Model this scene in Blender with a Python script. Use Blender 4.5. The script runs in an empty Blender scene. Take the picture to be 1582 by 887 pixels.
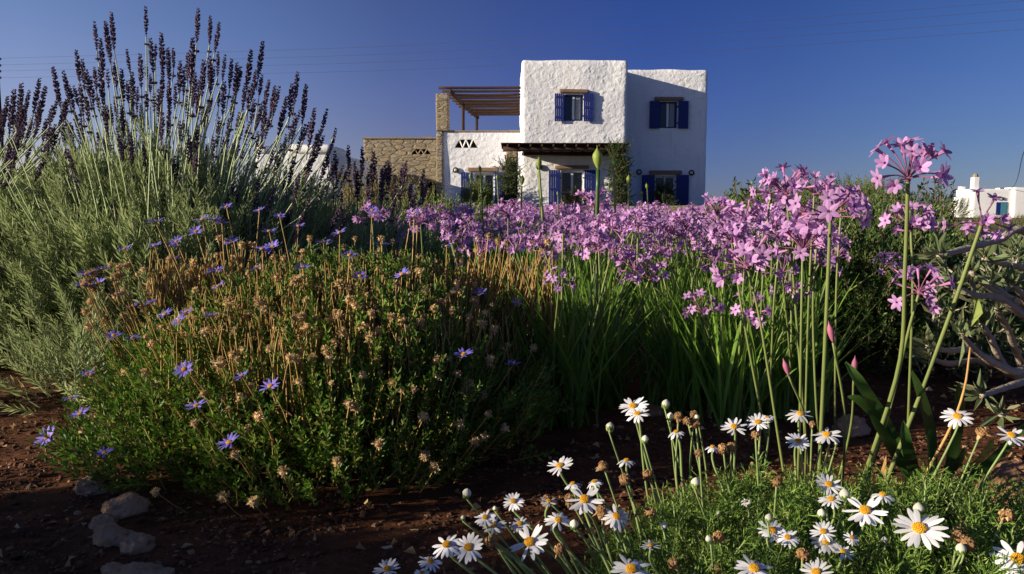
import bpy, bmesh, math, random
import numpy as np
from mathutils import Vector, Matrix, noise
rng = np.random.default_rng(7); random.seed(7)
sc = bpy.context.scene
C = sc.collection
R = math.radians

# ------------------------------------------------------------------ camera
CAM_H, PITCH, FPX = 0.45, R(5.74), 1243.0
cd = bpy.data.cameras.new('camera'); cam = bpy.data.objects.new('camera', cd); C.objects.link(cam)
cd.sensor_width = 36; cd.lens = 36 * FPX / 1582; cd.clip_start = 0.02; cd.clip_end = 20000
cam.location = (0, 0, CAM_H); cam.rotation_euler = (R(90) - PITCH, 0, 0)
sc.camera = cam
# ------------------------------------------------------------------ light
SUN = Vector((-math.sin(R(72)) * math.cos(R(13.8)), -math.cos(R(72)) * math.cos(R(13.8)), math.sin(R(13.8))))
w = bpy.data.worlds.new('World'); sc.world = w; w.use_nodes = True
nt = w.node_tree; bg = nt.nodes['Background']
sky = nt.nodes.new('ShaderNodeTexSky'); sky.sky_type = 'NISHITA'; sky.sun_disc = False
sky.sun_elevation = R(13.8); sky.sun_rotation = math.atan2(SUN.x, SUN.y)
sky.altitude = 800; sky.air_density = 0.75; sky.dust_density = 0.1; sky.ozone_density = 4.0
bg.inputs[1].default_value = 0.062
# the deep violet-blue band of a polarised evening sky: clearest away from the sun, paler towards it
txc = nt.nodes.new('ShaderNodeTexCoord'); sx_ = nt.nodes.new('ShaderNodeSeparateXYZ'); nt.links.new(txc.outputs['Generated'], sx_.inputs[0])
def ramp(sock, lo, hi, stops):
    mr = nt.nodes.new('ShaderNodeMapRange'); mr.inputs[1].default_value = lo; mr.inputs[2].default_value = hi; nt.links.new(sock, mr.inputs[0])
    cr = nt.nodes.new('ShaderNodeValToRGB'); nt.links.new(mr.outputs[0], cr.inputs[0]); e = cr.color_ramp.elements
    while len(e) < len(stops): e.new(.5)
    for el, (p_, c_) in zip(e, stops): el.position = (p_ - lo) / (hi - lo); el.color = (*[v / 2 for v in c_], 1)
    return cr.outputs[0]
rx_ = ramp(sx_.outputs[0], -1, 1, [(-1, (1.5, 1.15, 1.1)), (-.5, (1.8, 1.27, 1.26)), (-.29, (1.22, .94, 1.08)), (-.14, (.82, .63, .84)), (0, (.56, .48, .78)), (.16, (.36, .39, .74)), (.3, (.38, .41, .68)), (.5, (.46, .50, .72)), (1, (.6, .6, .8))])
rz_ = ramp(sx_.outputs[2], 0, 1, [(0, (1.08, .86, .72)), (.07, (1.10, .93, .82)), (.13, (1.1, .97, .93)), (.2, (1, 1, 1)), (1, (1, 1, 1))])
ry_ = ramp(sx_.outputs[1], -1, 1, [(-1, (1.35, 1.35, 1.35)), (-.1, (1.25, 1.25, 1.25)), (.4, (1, 1, 1)), (1, (1, 1, 1))])
def mul(a, b):
    n = nt.nodes.new('ShaderNodeVectorMath'); n.operation = 'MULTIPLY'; nt.links.new(a, n.inputs[0])
    if isinstance(b, tuple): n.inputs[1].default_value = b
    else: nt.links.new(b, n.inputs[1])
    return n.outputs[0]
nt.links.new(mul(mul(mul(mul(sky.outputs[0], rx_), rz_), ry_), (8, 8, 8)), bg.inputs[0])
sd = bpy.data.lights.new('sun', 'SUN'); so = bpy.data.objects.new('sun', sd); C.objects.link(so)
sd.energy = 5.0; sd.angle = R(0.5); sd.color = (1.0, 0.87, 0.68)
so.rotation_euler = (-SUN).to_track_quat('-Z', 'Y').to_euler(); so.location = (-10, -5, 8)
vs = sc.view_settings; sc.display_settings.display_device = 'sRGB'
vs.view_transform = 'Standard'; vs.look = 'None'; vs.exposure = 0.72; vs.gamma = 1.0; vs.use_curve_mapping = False
sc.cycles.max_bounces = 6; sc.cycles.diffuse_bounces = 3; sc.cycles.glossy_bounces = 2; sc.cycles.transmission_bounces = 3

def P(px, py, Y):
    """real position of what the photo shows at pixel (px, py) when it stands Y metres away"""
    a = (px - 791) / FPX; b = (443.5 - py) / FPX
    dy = math.cos(PITCH) + b * math.sin(PITCH); dz = -math.sin(PITCH) + b * math.cos(PITCH)
    return np.array([a / dy * Y, Y, CAM_H + dz / dy * Y])
def gY(py):
    b = (443.5 - py) / FPX
    dy = math.cos(PITCH) + b * math.sin(PITCH); dz = -math.sin(PITCH) + b * math.cos(PITCH)
    return -CAM_H / dz * dy

# ------------------------------------------------------------------ mesh helpers
class MB:
    def __init__(s): s.V = []; s.F = []; s.n = 0
    def add(s, v, faces, mat=0):
        v = np.asarray(v, float); s.V.append(v)
        for f in faces:
            f = np.asarray(f, int)
            if f.size: s.F.append((f + s.n, mat if np.isscalar(mat) else mat))
        s.n += len(v)
    def inst(s, T, M):
        """T an MB, M (K,4,4) matrices"""
        if len(M) == 0: return s
        v = np.concatenate(T.V); K = len(M); n = len(v)
        vv = np.einsum('kij,nj->kni', M[:, :3, :3], v) + M[:, None, :3, 3]
        s.V.append(vv.reshape(-1, 3))
        off = (np.arange(K) * n)[:, None, None]
        for f, m in T.F:
            s.F.append(((f[None] + off).reshape(-1, f.shape[1]) + s.n, m))
        s.n += K * n
        return s
    def mesh(s, name, mats, origin=(0, 0, 0), smooth=False):
        me = bpy.data.meshes.new(name)
        v = np.concatenate(s.V) - np.asarray(origin, float)
        me.vertices.add(len(v)); me.vertices.foreach_set('co', v.astype(np.float32).ravel())
        li = []; ls = []; mi = []; c = 0
        for f, m in s.F:
            k = f.shape[1]; li.append(f.ravel()); ls.append(c + np.arange(len(f)) * k); c += f.size
            mi.append(np.full(len(f), m))
        li = np.concatenate(li); ls = np.concatenate(ls); mi = np.concatenate(mi)
        me.loops.add(len(li)); me.loops.foreach_set('vertex_index', li.astype(np.int32))
        me.polygons.add(len(ls)); me.polygons.foreach_set('loop_start', ls.astype(np.int32))
        me.polygons.foreach_set('material_index', mi.astype(np.int32))
        me.polygons.foreach_set('use_smooth', np.full(len(ls), smooth))
        me.update(calc_edges=True)
        for m in (mats if isinstance(mats, (list, tuple)) else [mats]): me.materials.append(m)
        return me
    def build(s, name, mats, parent=None, origin=(0, 0, 0), smooth=False):
        o = bpy.data.objects.new(name, s.mesh(name, mats, origin, smooth)); C.objects.link(o)
        o.parent = parent
        if parent is None: o.location = origin
        return o
def mobj(name, me, parent=None, M=None):
    o = bpy.data.objects.new(name, me); C.objects.link(o); o.parent = parent
    if M is not None: o.matrix_local = Matrix(M.tolist()) if isinstance(M, np.ndarray) else M
    return o
def empty(name, loc, label=None, cat=None, group=None):
    o = bpy.data.objects.new(name, None); C.objects.link(o); o.location = loc; o.empty_display_size = 0.1
    return tag(o, label, cat, group)
def tag(o, label=None, cat=None, group=None, kind=None):
    if label: o['label'] = label
    if cat: o['category'] = cat
    if group: o['group'] = group
    if kind: o['kind'] = kind
    return o
def unit(a): a = np.asarray(a, float); return a / (np.linalg.norm(a, axis=-1, keepdims=True) + 1e-9)
def frames(pos, d, scale=1.0, spin=None):
    """(K,4,4): local z goes to d, random spin"""
    pos = np.atleast_2d(pos).astype(float); d = unit(np.atleast_2d(d)); K = len(pos)
    d = np.broadcast_to(d, (K, 3))
    ref = np.where(np.abs(d[:, 2:3]) < 0.95, np.array([[0, 0, 1.]]), np.array([[1., 0, 0]]))
    x = unit(np.cross(ref, d)); y = np.cross(d, x)
    t = rng.uniform(0, 2 * np.pi, K) if spin is None else np.broadcast_to(spin, (K,))
    c, s_ = np.cos(t)[:, None], np.sin(t)[:, None]
    X = x * c + y * s_; Y = -x * s_ + y * c
    sc_ = np.broadcast_to(scale, (K,))[:, None]
    M = np.zeros((K, 4, 4)); M[:, :3, 0] = X * sc_; M[:, :3, 1] = Y * sc_; M[:, :3, 2] = d * sc_; M[:, :3, 3] = pos; M[:, 3, 3] = 1
    return M
def tube(mb, pts, rad, sides=5, mat=0, cap=True):
    pts = np.asarray(pts, float); n = len(pts); rad = np.broadcast_to(rad, (n,)).astype(float)
    t = np.gradient(pts, axis=0); t = unit(t)
    ref = np.array([0, 1., 0]) if abs(t[0][1]) < .9 else np.array([1., 0, 0])
    a = unit(np.cross(t, ref)); b = np.cross(t, a)
    ang = np.arange(sides) * 2 * np.pi / sides
    v = (pts[:, None] + rad[:, None, None] * (a[:, None] * np.cos(ang)[None, :, None] + b[:, None] * np.sin(ang)[None, :, None])).reshape(-1, 3)
    q = [[i * sides + j, i * sides + (j + 1) % sides, (i + 1) * sides + (j + 1) % sides, (i + 1) * sides + j] for i in range(n - 1) for j in range(sides)]
    mb.add(v, [q], mat)
    if cap:
        base = mb.n - len(v)
        for r0 in (0, n - 1):
            mb.F.append((np.array([[base + r0 * sides + j for j in (range(sides) if r0 else reversed(range(sides)))]]), mat))
def smooth_pts(P_, n=16):
    """Catmull-Rom through points"""
    P_ = np.asarray(P_, float)
    if len(P_) == 2: return P_[0] + (P_[1] - P_[0]) * np.linspace(0, 1, n)[:, None]
    Q = np.vstack([2 * P_[0] - P_[1], P_, 2 * P_[-1] - P_[-2]]); out = []
    segs = len(P_) - 1
    for u in np.linspace(0, segs, n):
        i = min(int(u), segs - 1); t = u - i; a, b, c, d = Q[i:i + 4]
        out.append(.5 * ((2 * b) + (-a + c) * t + (2 * a - 5 * b + 4 * c - d) * t * t + (-a + 3 * b - 3 * c + d) * t ** 3))
    return np.array(out)
def blade(mb, L, W, n=5, bend=0.3, mat=0, base=None, profile=None, fold=.25, twist=0.):
    """strap or petal along +z bending towards +x; width along y"""
    u = np.linspace(0, 1, n + 1)
    th = bend * u
    cx = np.concatenate([[0], np.cumsum(np.sin((th[1:] + th[:-1]) / 2) * L / n)])
    cz = np.concatenate([[0], np.cumsum(np.cos((th[1:] + th[:-1]) / 2) * L / n)])
    wd = W / 2 * (profile(u) if profile else np.clip(1 - u ** 3, .04, 1))
    tw = twist * u
    nx, nz = np.cos(th), -np.sin(th)
    v = []
    for i in range(n + 1):
        for sgn in (-1, 0, 1):
            o = fold * wd[i] * abs(sgn)
            v.append([cx[i] + nx[i] * o + sgn * wd[i] * math.sin(tw[i]), sgn * wd[i] * math.cos(tw[i]), cz[i] + nz[i] * o])
    v = np.array(v)
    if base is not None: v = v @ base[:3, :3].T + base[:3, 3]
    q = []
    for i in range(n):
        for k in (0, 1): q.append([i * 3 + k, i * 3 + k + 1, (i + 1) * 3 + k + 1, (i + 1) * 3 + k])
    mb.add(v, [q], mat)
def rot(ax, a): return np.array(Matrix.Rotation(a, 4, ax))
def tr(x, y, z): return np.array(Matrix.Translation((x, y, z)))
def kite(L, W, at=.45, lift=.15):
    m = MB(); m.add([[0, 0, 0], [lift * L, -W / 2, L * at], [0, 0, L], [lift * L, W / 2, L * at], [0, 0, L * at]], [[[0, 1, 4], [0, 4, 3], [4, 1, 2], [4, 2, 3]]]); return m
def ball(mb, c, r, sz=1.0, mat=0, seg=6, rings=4, up=None):
    v = []; 
    for i in range(1, rings):
        a = math.pi * i / rings
        for j in range(seg):
            b = 2 * math.pi * j / seg; v.append([math.sin(a) * math.cos(b) * r, math.sin(a) * math.sin(b) * r, math.cos(a) * r * sz])
    v.append([0, 0, r * sz]); v.append([0, 0, -r * sz]); v = np.array(v)
    if up is not None: v = v @ frames([0, 0, 0], up, 1, 0)[0][:3, :3].T
    v = v + np.array(c)
    q = [[i * seg + j, (i + 1) * seg + j, (i + 1) * seg + (j + 1) % seg, i * seg + (j + 1) % seg] for i in range(rings - 2) for j in range(seg)]
    T = len(v) - 2; Bt = len(v) - 1; l = (rings - 2) * seg
    t = [[T, j, (j + 1) % seg] for j in range(seg)] + [[Bt, l + (j + 1) % seg, l + j] for j in range(seg)]
    mb.add(v, [q, t] if q else [t], mat)
def box(mb, x0, x1, y0, y1, z0, z1, mat=0):
    v = [[x, y, z] for z in (z0, z1) for y in (y0, y1) for x in (x0, x1)]
    mb.add(v, [[[0, 2, 3, 1], [4, 5, 7, 6], [0, 1, 5, 4], [2, 6, 7, 3], [0, 4, 6, 2], [1, 3, 7, 5]]], mat)
def rbox(x0, x1, y0, y1, z0, z1, r=.12, N=14, wob=.02, seed=0):
    """round-edged, slightly uneven masonry block as MB"""
    bm = bmesh.new(); bmesh.ops.create_cube(bm, size=2); bmesh.ops.subdivide_edges(bm, edges=bm.edges, cuts=N, use_grid_fill=True)
    c = np.array([(x0 + x1) / 2, (y0 + y1) / 2, (z0 + z1) / 2]); h = np.array([x1 - x0, y1 - y0, z1 - z0]) / 2
    v = np.array([q.co[:] for q in bm.verts]); bm.verts.index_update()
    # cluster grid lines near the edges so that the rounding has enough rows
    v = np.sign(v) * (1 - (1 - np.abs(v)) ** 1.5); p = v * h; inner = np.clip(p, -(h - r), h - r); d = p - inner
    nrm = np.linalg.norm(d, axis=1, keepdims=True); p = np.where(nrm > 1e-6, inner + d / np.maximum(nrm, 1e-6) * r, p)
    for i in range(len(p)):
        q = Vector(p[i] + c) * .9 + Vector((seed, 0, 0)); p[i] += np.array(noise.noise_vector(q)) * wob
    m = MB(); m.add(p + c, [np.array([[q.index for q in f.verts] for f in bm.faces])]); bm.free(); return m
def boolean_cut(o, cutters):
    m = MB()
    for c in cutters: m.inst(c, np.eye(4)[None])
    co = m.build('cutter', []); mod = o.modifiers.new('b', 'BOOLEAN'); mod.object = co; mod.operation = 'DIFFERENCE'; mod.solver = 'EXACT'
    co.location = Vector((0, 0, 0)) - Vector(o.parent.location if o.parent else (0, 0, 0)) + (o.parent.location if o.parent else Vector())
    bpy.context.view_layer.update(); dg = bpy.context.evaluated_depsgraph_get()
    me = bpy.data.meshes.new_from_object(o.evaluated_get(dg)); o.modifiers.clear(); old = o.data; o.data = me; bpy.data.meshes.remove(old)
    bpy.data.objects.remove(co)

# ------------------------------------------------------------------ materials
def nmat(name):
    m = bpy.data.materials.new(name); m.use_nodes = True; nt = m.node_tree; b = nt.nodes['Principled BSDF']; return m, nt, b
def mix_rgb(nt, fac, a, b, mode='MIX'):
    n = nt.nodes.new('ShaderNodeMix'); n.data_type = 'RGBA'; n.blend_type = mode
    for s_, v in ((0, fac), (6, a), (7, b)):
        if hasattr(v, 'links') or hasattr(v, 'is_output'): nt.links.new(v, n.inputs[s_])
        else: n.inputs[s_].default_value = v if not isinstance(v, tuple) else (*v, 1)
    return n.outputs[2]
def leaf(name, c1, c2, c3=None, rough=.55, tl=.3, spec=.3):
    m, nt, b = nmat(name); g = nt.nodes.new('ShaderNodeNewGeometry')
    r = nt.nodes.new('ShaderNodeValToRGB'); nt.links.new(g.outputs['Random Per Island'], r.inputs[0])
    e = r.color_ramp.elements; e[0].color = (*c1, 1); e[1].color = (*c2, 1)
    if c3: k = r.color_ramp.elements.new(.86); k.color = (*c2, 1); e = r.color_ramp.elements; e[-1].color = (*c3, 1)
    tx = nt.nodes.new('ShaderNodeTexCoord'); nz = nt.nodes.new('ShaderNodeTexNoise'); nz.inputs['Scale'].default_value = 7
    nt.links.new(tx.outputs['Object'], nz.inputs['Vector'])
    mp = nt.nodes.new('ShaderNodeMapRange'); mp.inputs[1].default_value = .3; mp.inputs[2].default_value = .7; mp.inputs[3].default_value = .7; mp.inputs[4].default_value = 1.25
    nt.links.new(nz.outputs[0], mp.inputs[0])
    cmb = nt.nodes.new('ShaderNodeCombineColor'); [nt.links.new(mp.outputs[0], cmb.inputs[i]) for i in range(3)]
    col = mix_rgb(nt, 1.0, r.outputs[0], cmb.outputs[0], 'MULTIPLY')
    oi = nt.nodes.new('ShaderNodeObjectInfo'); m2 = nt.nodes.new('ShaderNodeMapRange'); m2.inputs[3].default_value = .78; m2.inputs[4].default_value = 1.15; nt.links.new(oi.outputs['Random'], m2.inputs[0])
    c3_ = nt.nodes.new('ShaderNodeCombineColor'); [nt.links.new(m2.outputs[0], c3_.inputs[i]) for i in range(3)]
    col = mix_rgb(nt, 1.0, col, c3_.outputs[0], 'MULTIPLY')
    nt.links.new(col, b.inputs['Base Color']); b.inputs['Roughness'].default_value = rough; b.inputs['Specular IOR Level'].default_value = spec
    if tl > 0:
        t = nt.nodes.new('ShaderNodeBsdfTranslucent'); nt.links.new(col, t.inputs[0]); x = nt.nodes.new('ShaderNodeMixShader'); x.inputs[0].default_value = tl
        nt.links.new(b.outputs[0], x.inputs[1]); nt.links.new(t.outputs[0], x.inputs[2]); nt.links.new(x.outputs[0], nt.nodes['Material Output'].inputs[0])
    return m
def solid(name, c, rough=.6, var=.15, scale=20, bump=0., bscale=60, spec=.4, metal=0.):
    m, nt, b = nmat(name); tx = nt.nodes.new('ShaderNodeTexCoord'); nz = nt.nodes.new('ShaderNodeTexNoise'); nz.inputs['Scale'].default_value = scale; nz.inputs['Detail'].default_value = 5
    nt.links.new(tx.outputs['Object'], nz.inputs['Vector'])
    a = tuple(x * (1 - var) for x in c); d = tuple(min(1, x * (1 + var)) for x in c)
    nt.links.new(mix_rgb(nt, nz.outputs[0], a, d), b.inputs['Base Color']); b.inputs['Roughness'].default_value = rough
    b.inputs['Specular IOR Level'].default_value = spec; b.inputs['Metallic'].default_value = metal
    if bump:
        n2 = nt.nodes.new('ShaderNodeTexNoise'); n2.inputs['Scale'].default_value = bscale; n2.inputs['Detail'].default_value = 6; nt.links.new(tx.outputs['Object'], n2.inputs['Vector'])
        bp = nt.nodes.new('ShaderNodeBump'); bp.inputs['Strength'].default_value = 1; bp.inputs['Distance'].default_value = bump
        nt.links.new(n2.outputs[0], bp.inputs['Height']); nt.links.new(bp.outputs[0], b.inputs['Normal'])
    return m
def masonry(name, white=True, dist=.05):
    m, nt, b = nmat(name); L = nt.links.new; tx = nt.nodes.new('ShaderNodeTexCoord')
    mp = nt.nodes.new('ShaderNodeMapping'); L(tx.outputs['Object'], mp.inputs[0]); mp.inputs['Scale'].default_value = (3.0, 3.0, 3.8) if white else (2.2, 2.2, 6.0)
    nz = nt.nodes.new('ShaderNodeTexNoise'); nz.inputs['Scale'].default_value = 1.6; nz.inputs['Detail'].default_value = 3; L(mp.outputs[0], nz.inputs[0])
    va = nt.nodes.new('ShaderNodeVectorMath'); va.operation = 'MULTIPLY_ADD'; L(nz.outputs['Color'], va.inputs[0]); va.inputs[1].default_value = (.9, .9, .9) if white else (.35, .35, .35); L(mp.outputs[0], va.inputs[2])
    v1 = nt.nodes.new('ShaderNodeTexVoronoi'); v1.feature = 'DISTANCE_TO_EDGE'; L(va.outputs[0], v1.inputs['Vector']); v1.inputs['Scale'].default_value = 1
    v2 = nt.nodes.new('ShaderNodeTexVoronoi'); L(va.outputs[0], v2.inputs['Vector']); v2.inputs['Scale'].default_value = 1
    r = nt.nodes.new('ShaderNodeMapRange'); L(v1.outputs['Distance'], r.inputs[0]); r.inputs[1].default_value = 0; r.inputs[2].default_value = .5 if white else .16; r.interpolation_type = 'SMOOTHSTEP'
    # each stone stands a little differently
    sep = nt.nodes.new('ShaderNodeSeparateColor'); L(v2.outputs['Color'], sep.inputs[0])
    a1 = nt.nodes.new('ShaderNodeMath'); a1.operation = 'MULTIPLY'; L(r.outputs[0], a1.inputs[0]); 
    a0 = nt.nodes.new('ShaderNodeMath'); a0.operation = 'MULTIPLY_ADD'; L(sep.outputs[0], a0.inputs[0]); a0.inputs[1].default_value = .8; a0.inputs[2].default_value = .4; L(a0.outputs[0], a1.inputs[1])
    n2 = nt.nodes.new('ShaderNodeTexNoise'); n2.inputs['Scale'].default_value = 5; n2.inputs['Detail'].default_value = 6; n2.inputs['Distortion'].default_value = .6; L(tx.outputs['Object'], n2.inputs[0])
    a2 = nt.nodes.new('ShaderNodeMath'); a2.operation = 'MULTIPLY_ADD'; L(n2.outputs[0], a2.inputs[0]); a2.inputs[1].default_value = 1.9 if white else .9; L(a1.outputs[0], a2.inputs[2])
    bp = nt.nodes.new('ShaderNodeBump'); bp.inputs['Strength'].default_value = 1; bp.inputs['Distance'].default_value = dist; L(a2.outputs[0], bp.inputs['Height']); L(bp.outputs[0], b.inputs['Normal'])
    if white:
        n3 = nt.nodes.new('ShaderNodeTexNoise'); n3.inputs['Scale'].default_value = .7; n3.inputs['Detail'].default_value = 6; L(tx.outputs['Object'], n3.inputs[0])
        ms = nt.nodes.new('ShaderNodeMapping'); ms.inputs['Scale'].default_value = (3, 3, .35); L(tx.outputs['Object'], ms.inputs[0]); n4 = nt.nodes.new('ShaderNodeTexNoise'); n4.inputs['Scale'].default_value = 1.2; n4.inputs['Detail'].default_value = 8; L(ms.outputs[0], n4.inputs[0])
        st_ = nt.nodes.new('ShaderNodeMapRange'); st_.inputs[1].default_value = .55; st_.inputs[2].default_value = .8; L(n4.outputs[0], st_.inputs[0])
        L(mix_rgb(nt, st_.outputs[0], mix_rgb(nt, n3.outputs[0], (.69, .69, .70), (.76, .77, .79)), (.60, .585, .56)), b.inputs['Base Color'])
    else:
        cr = nt.nodes.new('ShaderNodeValToRGB'); L(sep.outputs[1], cr.inputs[0]); e = cr.color_ramp.elements
        e[0].color = (.25, .20, .13, 1); e[1].color = (.38, .33, .23, 1); k = e.new(.35); k.color = (.32, .255, .16, 1); k = e.new(.7); k.color = (.24, .215, .17, 1)
        c = mix_rgb(nt, r.outputs[0], (.24, .19, .12), cr.outputs[0]); L(c, b.inputs['Base Color'])
    b.inputs['Roughness'].default_value = .9; b.inputs['Specular IOR Level'].default_value = .15
    return m
M = {}
M['white'] = masonry('whitewashed_stone', True, .015); M['stone'] = masonry('field_stone', False, .03)
M['plaster'] = solid('white_plaster', (.8, .79, .77), .9, .04, 2, .012, 9, .15)
M['blue'] = solid('blue_paint', (.007, .018, .14), .55, .1, 6)
M['wood'] = solid('dark_wood', (.042, .021, .014), .8, .35, 5, .01, 25, .2)
M['lintel'] = solid('weathered_wood', (.22, .14, .09), .85, .3, 6, .01, 30, .2)
M['frame'] = solid('white_frame', (.62, .66, .68), .5, .05)
M['glass'] = solid('window_glass', (.022, .028, .036), .12, .2, 1.5, spec=.5)
M['curtain'] = solid('grey_curtain', (.30, .32, .35), .9, .2, 12)
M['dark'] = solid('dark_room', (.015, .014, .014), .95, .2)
M['iron'] = solid('black_iron', (.03, .03, .03), .5, .1)
M['lampglass'] = solid('lamp_glass', (.5, .48, .42), .25, .05)
M['slate'] = solid('stone_coping', (.26, .20, .14), .9, .3, 4, .01, 20)
M['teal'] = solid('teal_paint', (.05, .22, .26), .5, .1)
M['wire'] = solid('cable', (.05, .05, .06), .7, .1)
M['rock'] = solid('limestone', (.34, .215, .13), .95, .6, 16, .012, 45, .1)
M['redrock'] = solid('earthy_rock', (.24, .13, .07), .95, .35, 9, .02, 14, .15)
M['lav_leaf'] = leaf('lavender_leaf', (.24, .32, .11), (.46, .52, .24), (.60, .62, .36), .8, .4)
M['lav_stem'] = solid('lavender_stem', (.36, .43, .22), .7, .2, 30)
M['lav_spike'] = leaf('lavender_spike', (.045, .032, .055), (.13, .08, .13), (.32, .19, .27), .9, .12)
M['fel_leaf'] = leaf('daisy_bush_leaf', (.05, .14, .014), (.15, .29, .03), (.34, .40, .07), .5, .35)
M['fel_stem'] = leaf('daisy_bush_stem', (.32, .18, .05), (.54, .36, .12), (.44, .44, .13), .75, .1)
M['fel_petal'] = leaf('blue_petal', (.16, .14, .62), (.30, .24, .80), None, .6, .3)
M['yellow'] = solid('yellow_disc', (.80, .42, .02), .8, .25, 300, .002, 900)
M['puff'] = leaf('dry_seed_head', (.40, .26, .10), (.68, .49, .25), (.84, .70, .45), .9, .3)
M['g_leaf'] = leaf('garlic_leaf', (.09, .20, .025), (.26, .44, .06), (.44, .48, .14), .45, .4)
M['g_stem'] = solid('garlic_stem', (.17, .21, .06), .5, .25, 12)
M['g_petal'] = leaf('lilac_petal', (.49, .25, .56), (.72, .41, .71), (.88, .64, .84), .6, .35)
M['g_tube'] = leaf('purple_tube', (.34, .11, .30), (.62, .27, .52), None, .6, .2)
M['bud'] = leaf('green_bud', (.22, .32, .05), (.38, .46, .10), None, .5, .25)
M['g_ped'] = solid('pedicel', (.20, .07, .13), .6, .3, 40)
M['pinkbud'] = leaf('pink_bud', (.42, .10, .20), (.55, .2, .28), None, .6, .2)
M['m_leaf'] = leaf('marguerite_leaf', (.08, .17, .022), (.27, .43, .07), (.52, .58, .18), .6, .3)
M['m_stem'] = solid('marguerite_stem', (.20, .27, .09), .6, .2, 30)
M['m_petal'] = leaf('white_petal', (.76, .76, .78), (.86, .86, .86), None, .55, .25)
M['m_dry'] = leaf('withered_head', (.20, .10, .035), (.40, .23, .10), (.55, .40, .22), .9, .1)
M['m_bud'] = leaf('white_bud', (.62, .62, .48), (.78, .76, .62), None, .6, .2)
M['strap'] = leaf('strap_leaf', (.05, .12, .025), (.08, .17, .035), None, .35, .3, .5)
M['wither'] = solid('withered_stalk', (.45, .26, .09), .75, .4, 60)
M['scrub1'] = leaf('scrub_leaf', (.07, .13, .03), (.20, .29, .06), (.36, .38, .12), .65, .35)
M['scrub2'] = leaf('dark_shrub_leaf', (.035, .08, .02), (.10, .18, .04), (.24, .30, .09), .6, .3)
M['scrub3'] = leaf('dry_grass', (.16, .14, .05), (.34, .28, .12), (.14, .20, .05), .8, .3)
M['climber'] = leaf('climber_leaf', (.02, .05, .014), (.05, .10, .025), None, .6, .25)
M['grey_leaf'] = leaf('grey_green_leaf', (.09, .13, .055), (.19, .24, .11), (.30, .26, .15), .55, .3)
M['bark'] = solid('grey_bark', (.38, .31, .23), .9, .4, 40, .006, 60)
M['twig'] = solid('brown_twig', (.14, .09, .05), .9, .3, 20)
M['whitef'] = leaf('small_white_flower', (.6, .6, .52), (.78, .78, .7), None, .7, .2)
M['chips'] = leaf('bark_chips', (.05, .020, .010), (.14, .06, .027), (.26, .15, .085), .9, 0)

def ground_mat():
    m, nt, b = nmat('soil'); L = nt.links.new; tx = nt.nodes.new('ShaderNodeTexCoord'); o = tx.outputs['Object']
    n1 = nt.nodes.new('ShaderNodeTexNoise'); n1.inputs['Scale'].default_value = 14; n1.inputs['Detail'].default_value = 9; n1.inputs['Roughness'].default_value = .7; L(o, n1.inputs[0])
    cr = nt.nodes.new('ShaderNodeValToRGB'); L(n1.outputs[0], cr.inputs[0]); e = cr.color_ramp.elements; e[0].position = .3; e[0].color = (.045, .018, .009, 1); e[1].position = .75; e[1].color = (.19, .078, .034, 1)
    n3 = nt.nodes.new('ShaderNodeTexNoise'); n3.inputs['Scale'].default_value = .35; n3.inputs['Detail'].default_value = 8; L(o, n3.inputs[0])
    c2 = nt.nodes.new('ShaderNodeValToRGB'); L(n3.outputs[0], c2.inputs[0]); e = c2.color_ramp.elements; e[0].position = .35; e[0].color = (.05, .08, .025, 1); e[1].position = .65; e[1].color = (.20, .17, .08, 1)
    ln = nt.nodes.new('ShaderNodeVectorMath'); ln.operation = 'LENGTH'; L(o, ln.inputs[0])
    mr = nt.nodes.new('ShaderNodeMapRange'); L(ln.outputs['Value'], mr.inputs[0]); mr.inputs[1].default_value = 4; mr.inputs[2].default_value = 9
    L(mix_rgb(nt, mr.outputs[0], cr.outputs[0], c2.outputs[0]), b.inputs['Base Color'])
    bp = nt.nodes.new('ShaderNodeBump'); bp.inputs['Distance'].default_value = .02; L(n1.outputs[0], bp.inputs['Height']); L(bp.outputs[0], b.inputs['Normal'])
    b.inputs['Roughness'].default_value = .95; b.inputs['Specular IOR Level'].default_value = .1
    return m

# ------------------------------------------------------------------ ground
def gz(x, y):
    z = .012 * noise.noise(Vector((x * 2.2, y * 2.2, 0))) + .006 * noise.noise(Vector((x * 9, y * 9, 3)))
    # the land drops away towards the far white cottage
    t = max(0, min(1, (x - 12) / 25)) * max(0, min(1, (y - 25) / 45)); t = t * t * (3 - 2 * t)
    far = max(0, min(1, (math.hypot(x, y) - 400) / 600))
    return z - 2.3 * t * (1 - far) - 1.5 * far
s = np.linspace(-1, 1, 230); g = np.sinh(s * 8.2) / math.sinh(8.2) * 4000
g = g; XX, YY = np.meshgrid(g - .2, g + 1.5)
V = np.array([[x, y, gz(x, y)] for x, y in zip(XX.ravel(), YY.ravel())]); n = len(g)
idx = np.arange(n * n).reshape(n, n); q = np.stack([idx[:-1, :-1], idx[:-1, 1:], idx[1:, 1:], idx[1:, :-1]], -1).reshape(-1, 4)
m = MB(); m.add(V, [q]); tag(m.build('ground', ground_mat(), smooth=True), kind='structure')
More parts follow.
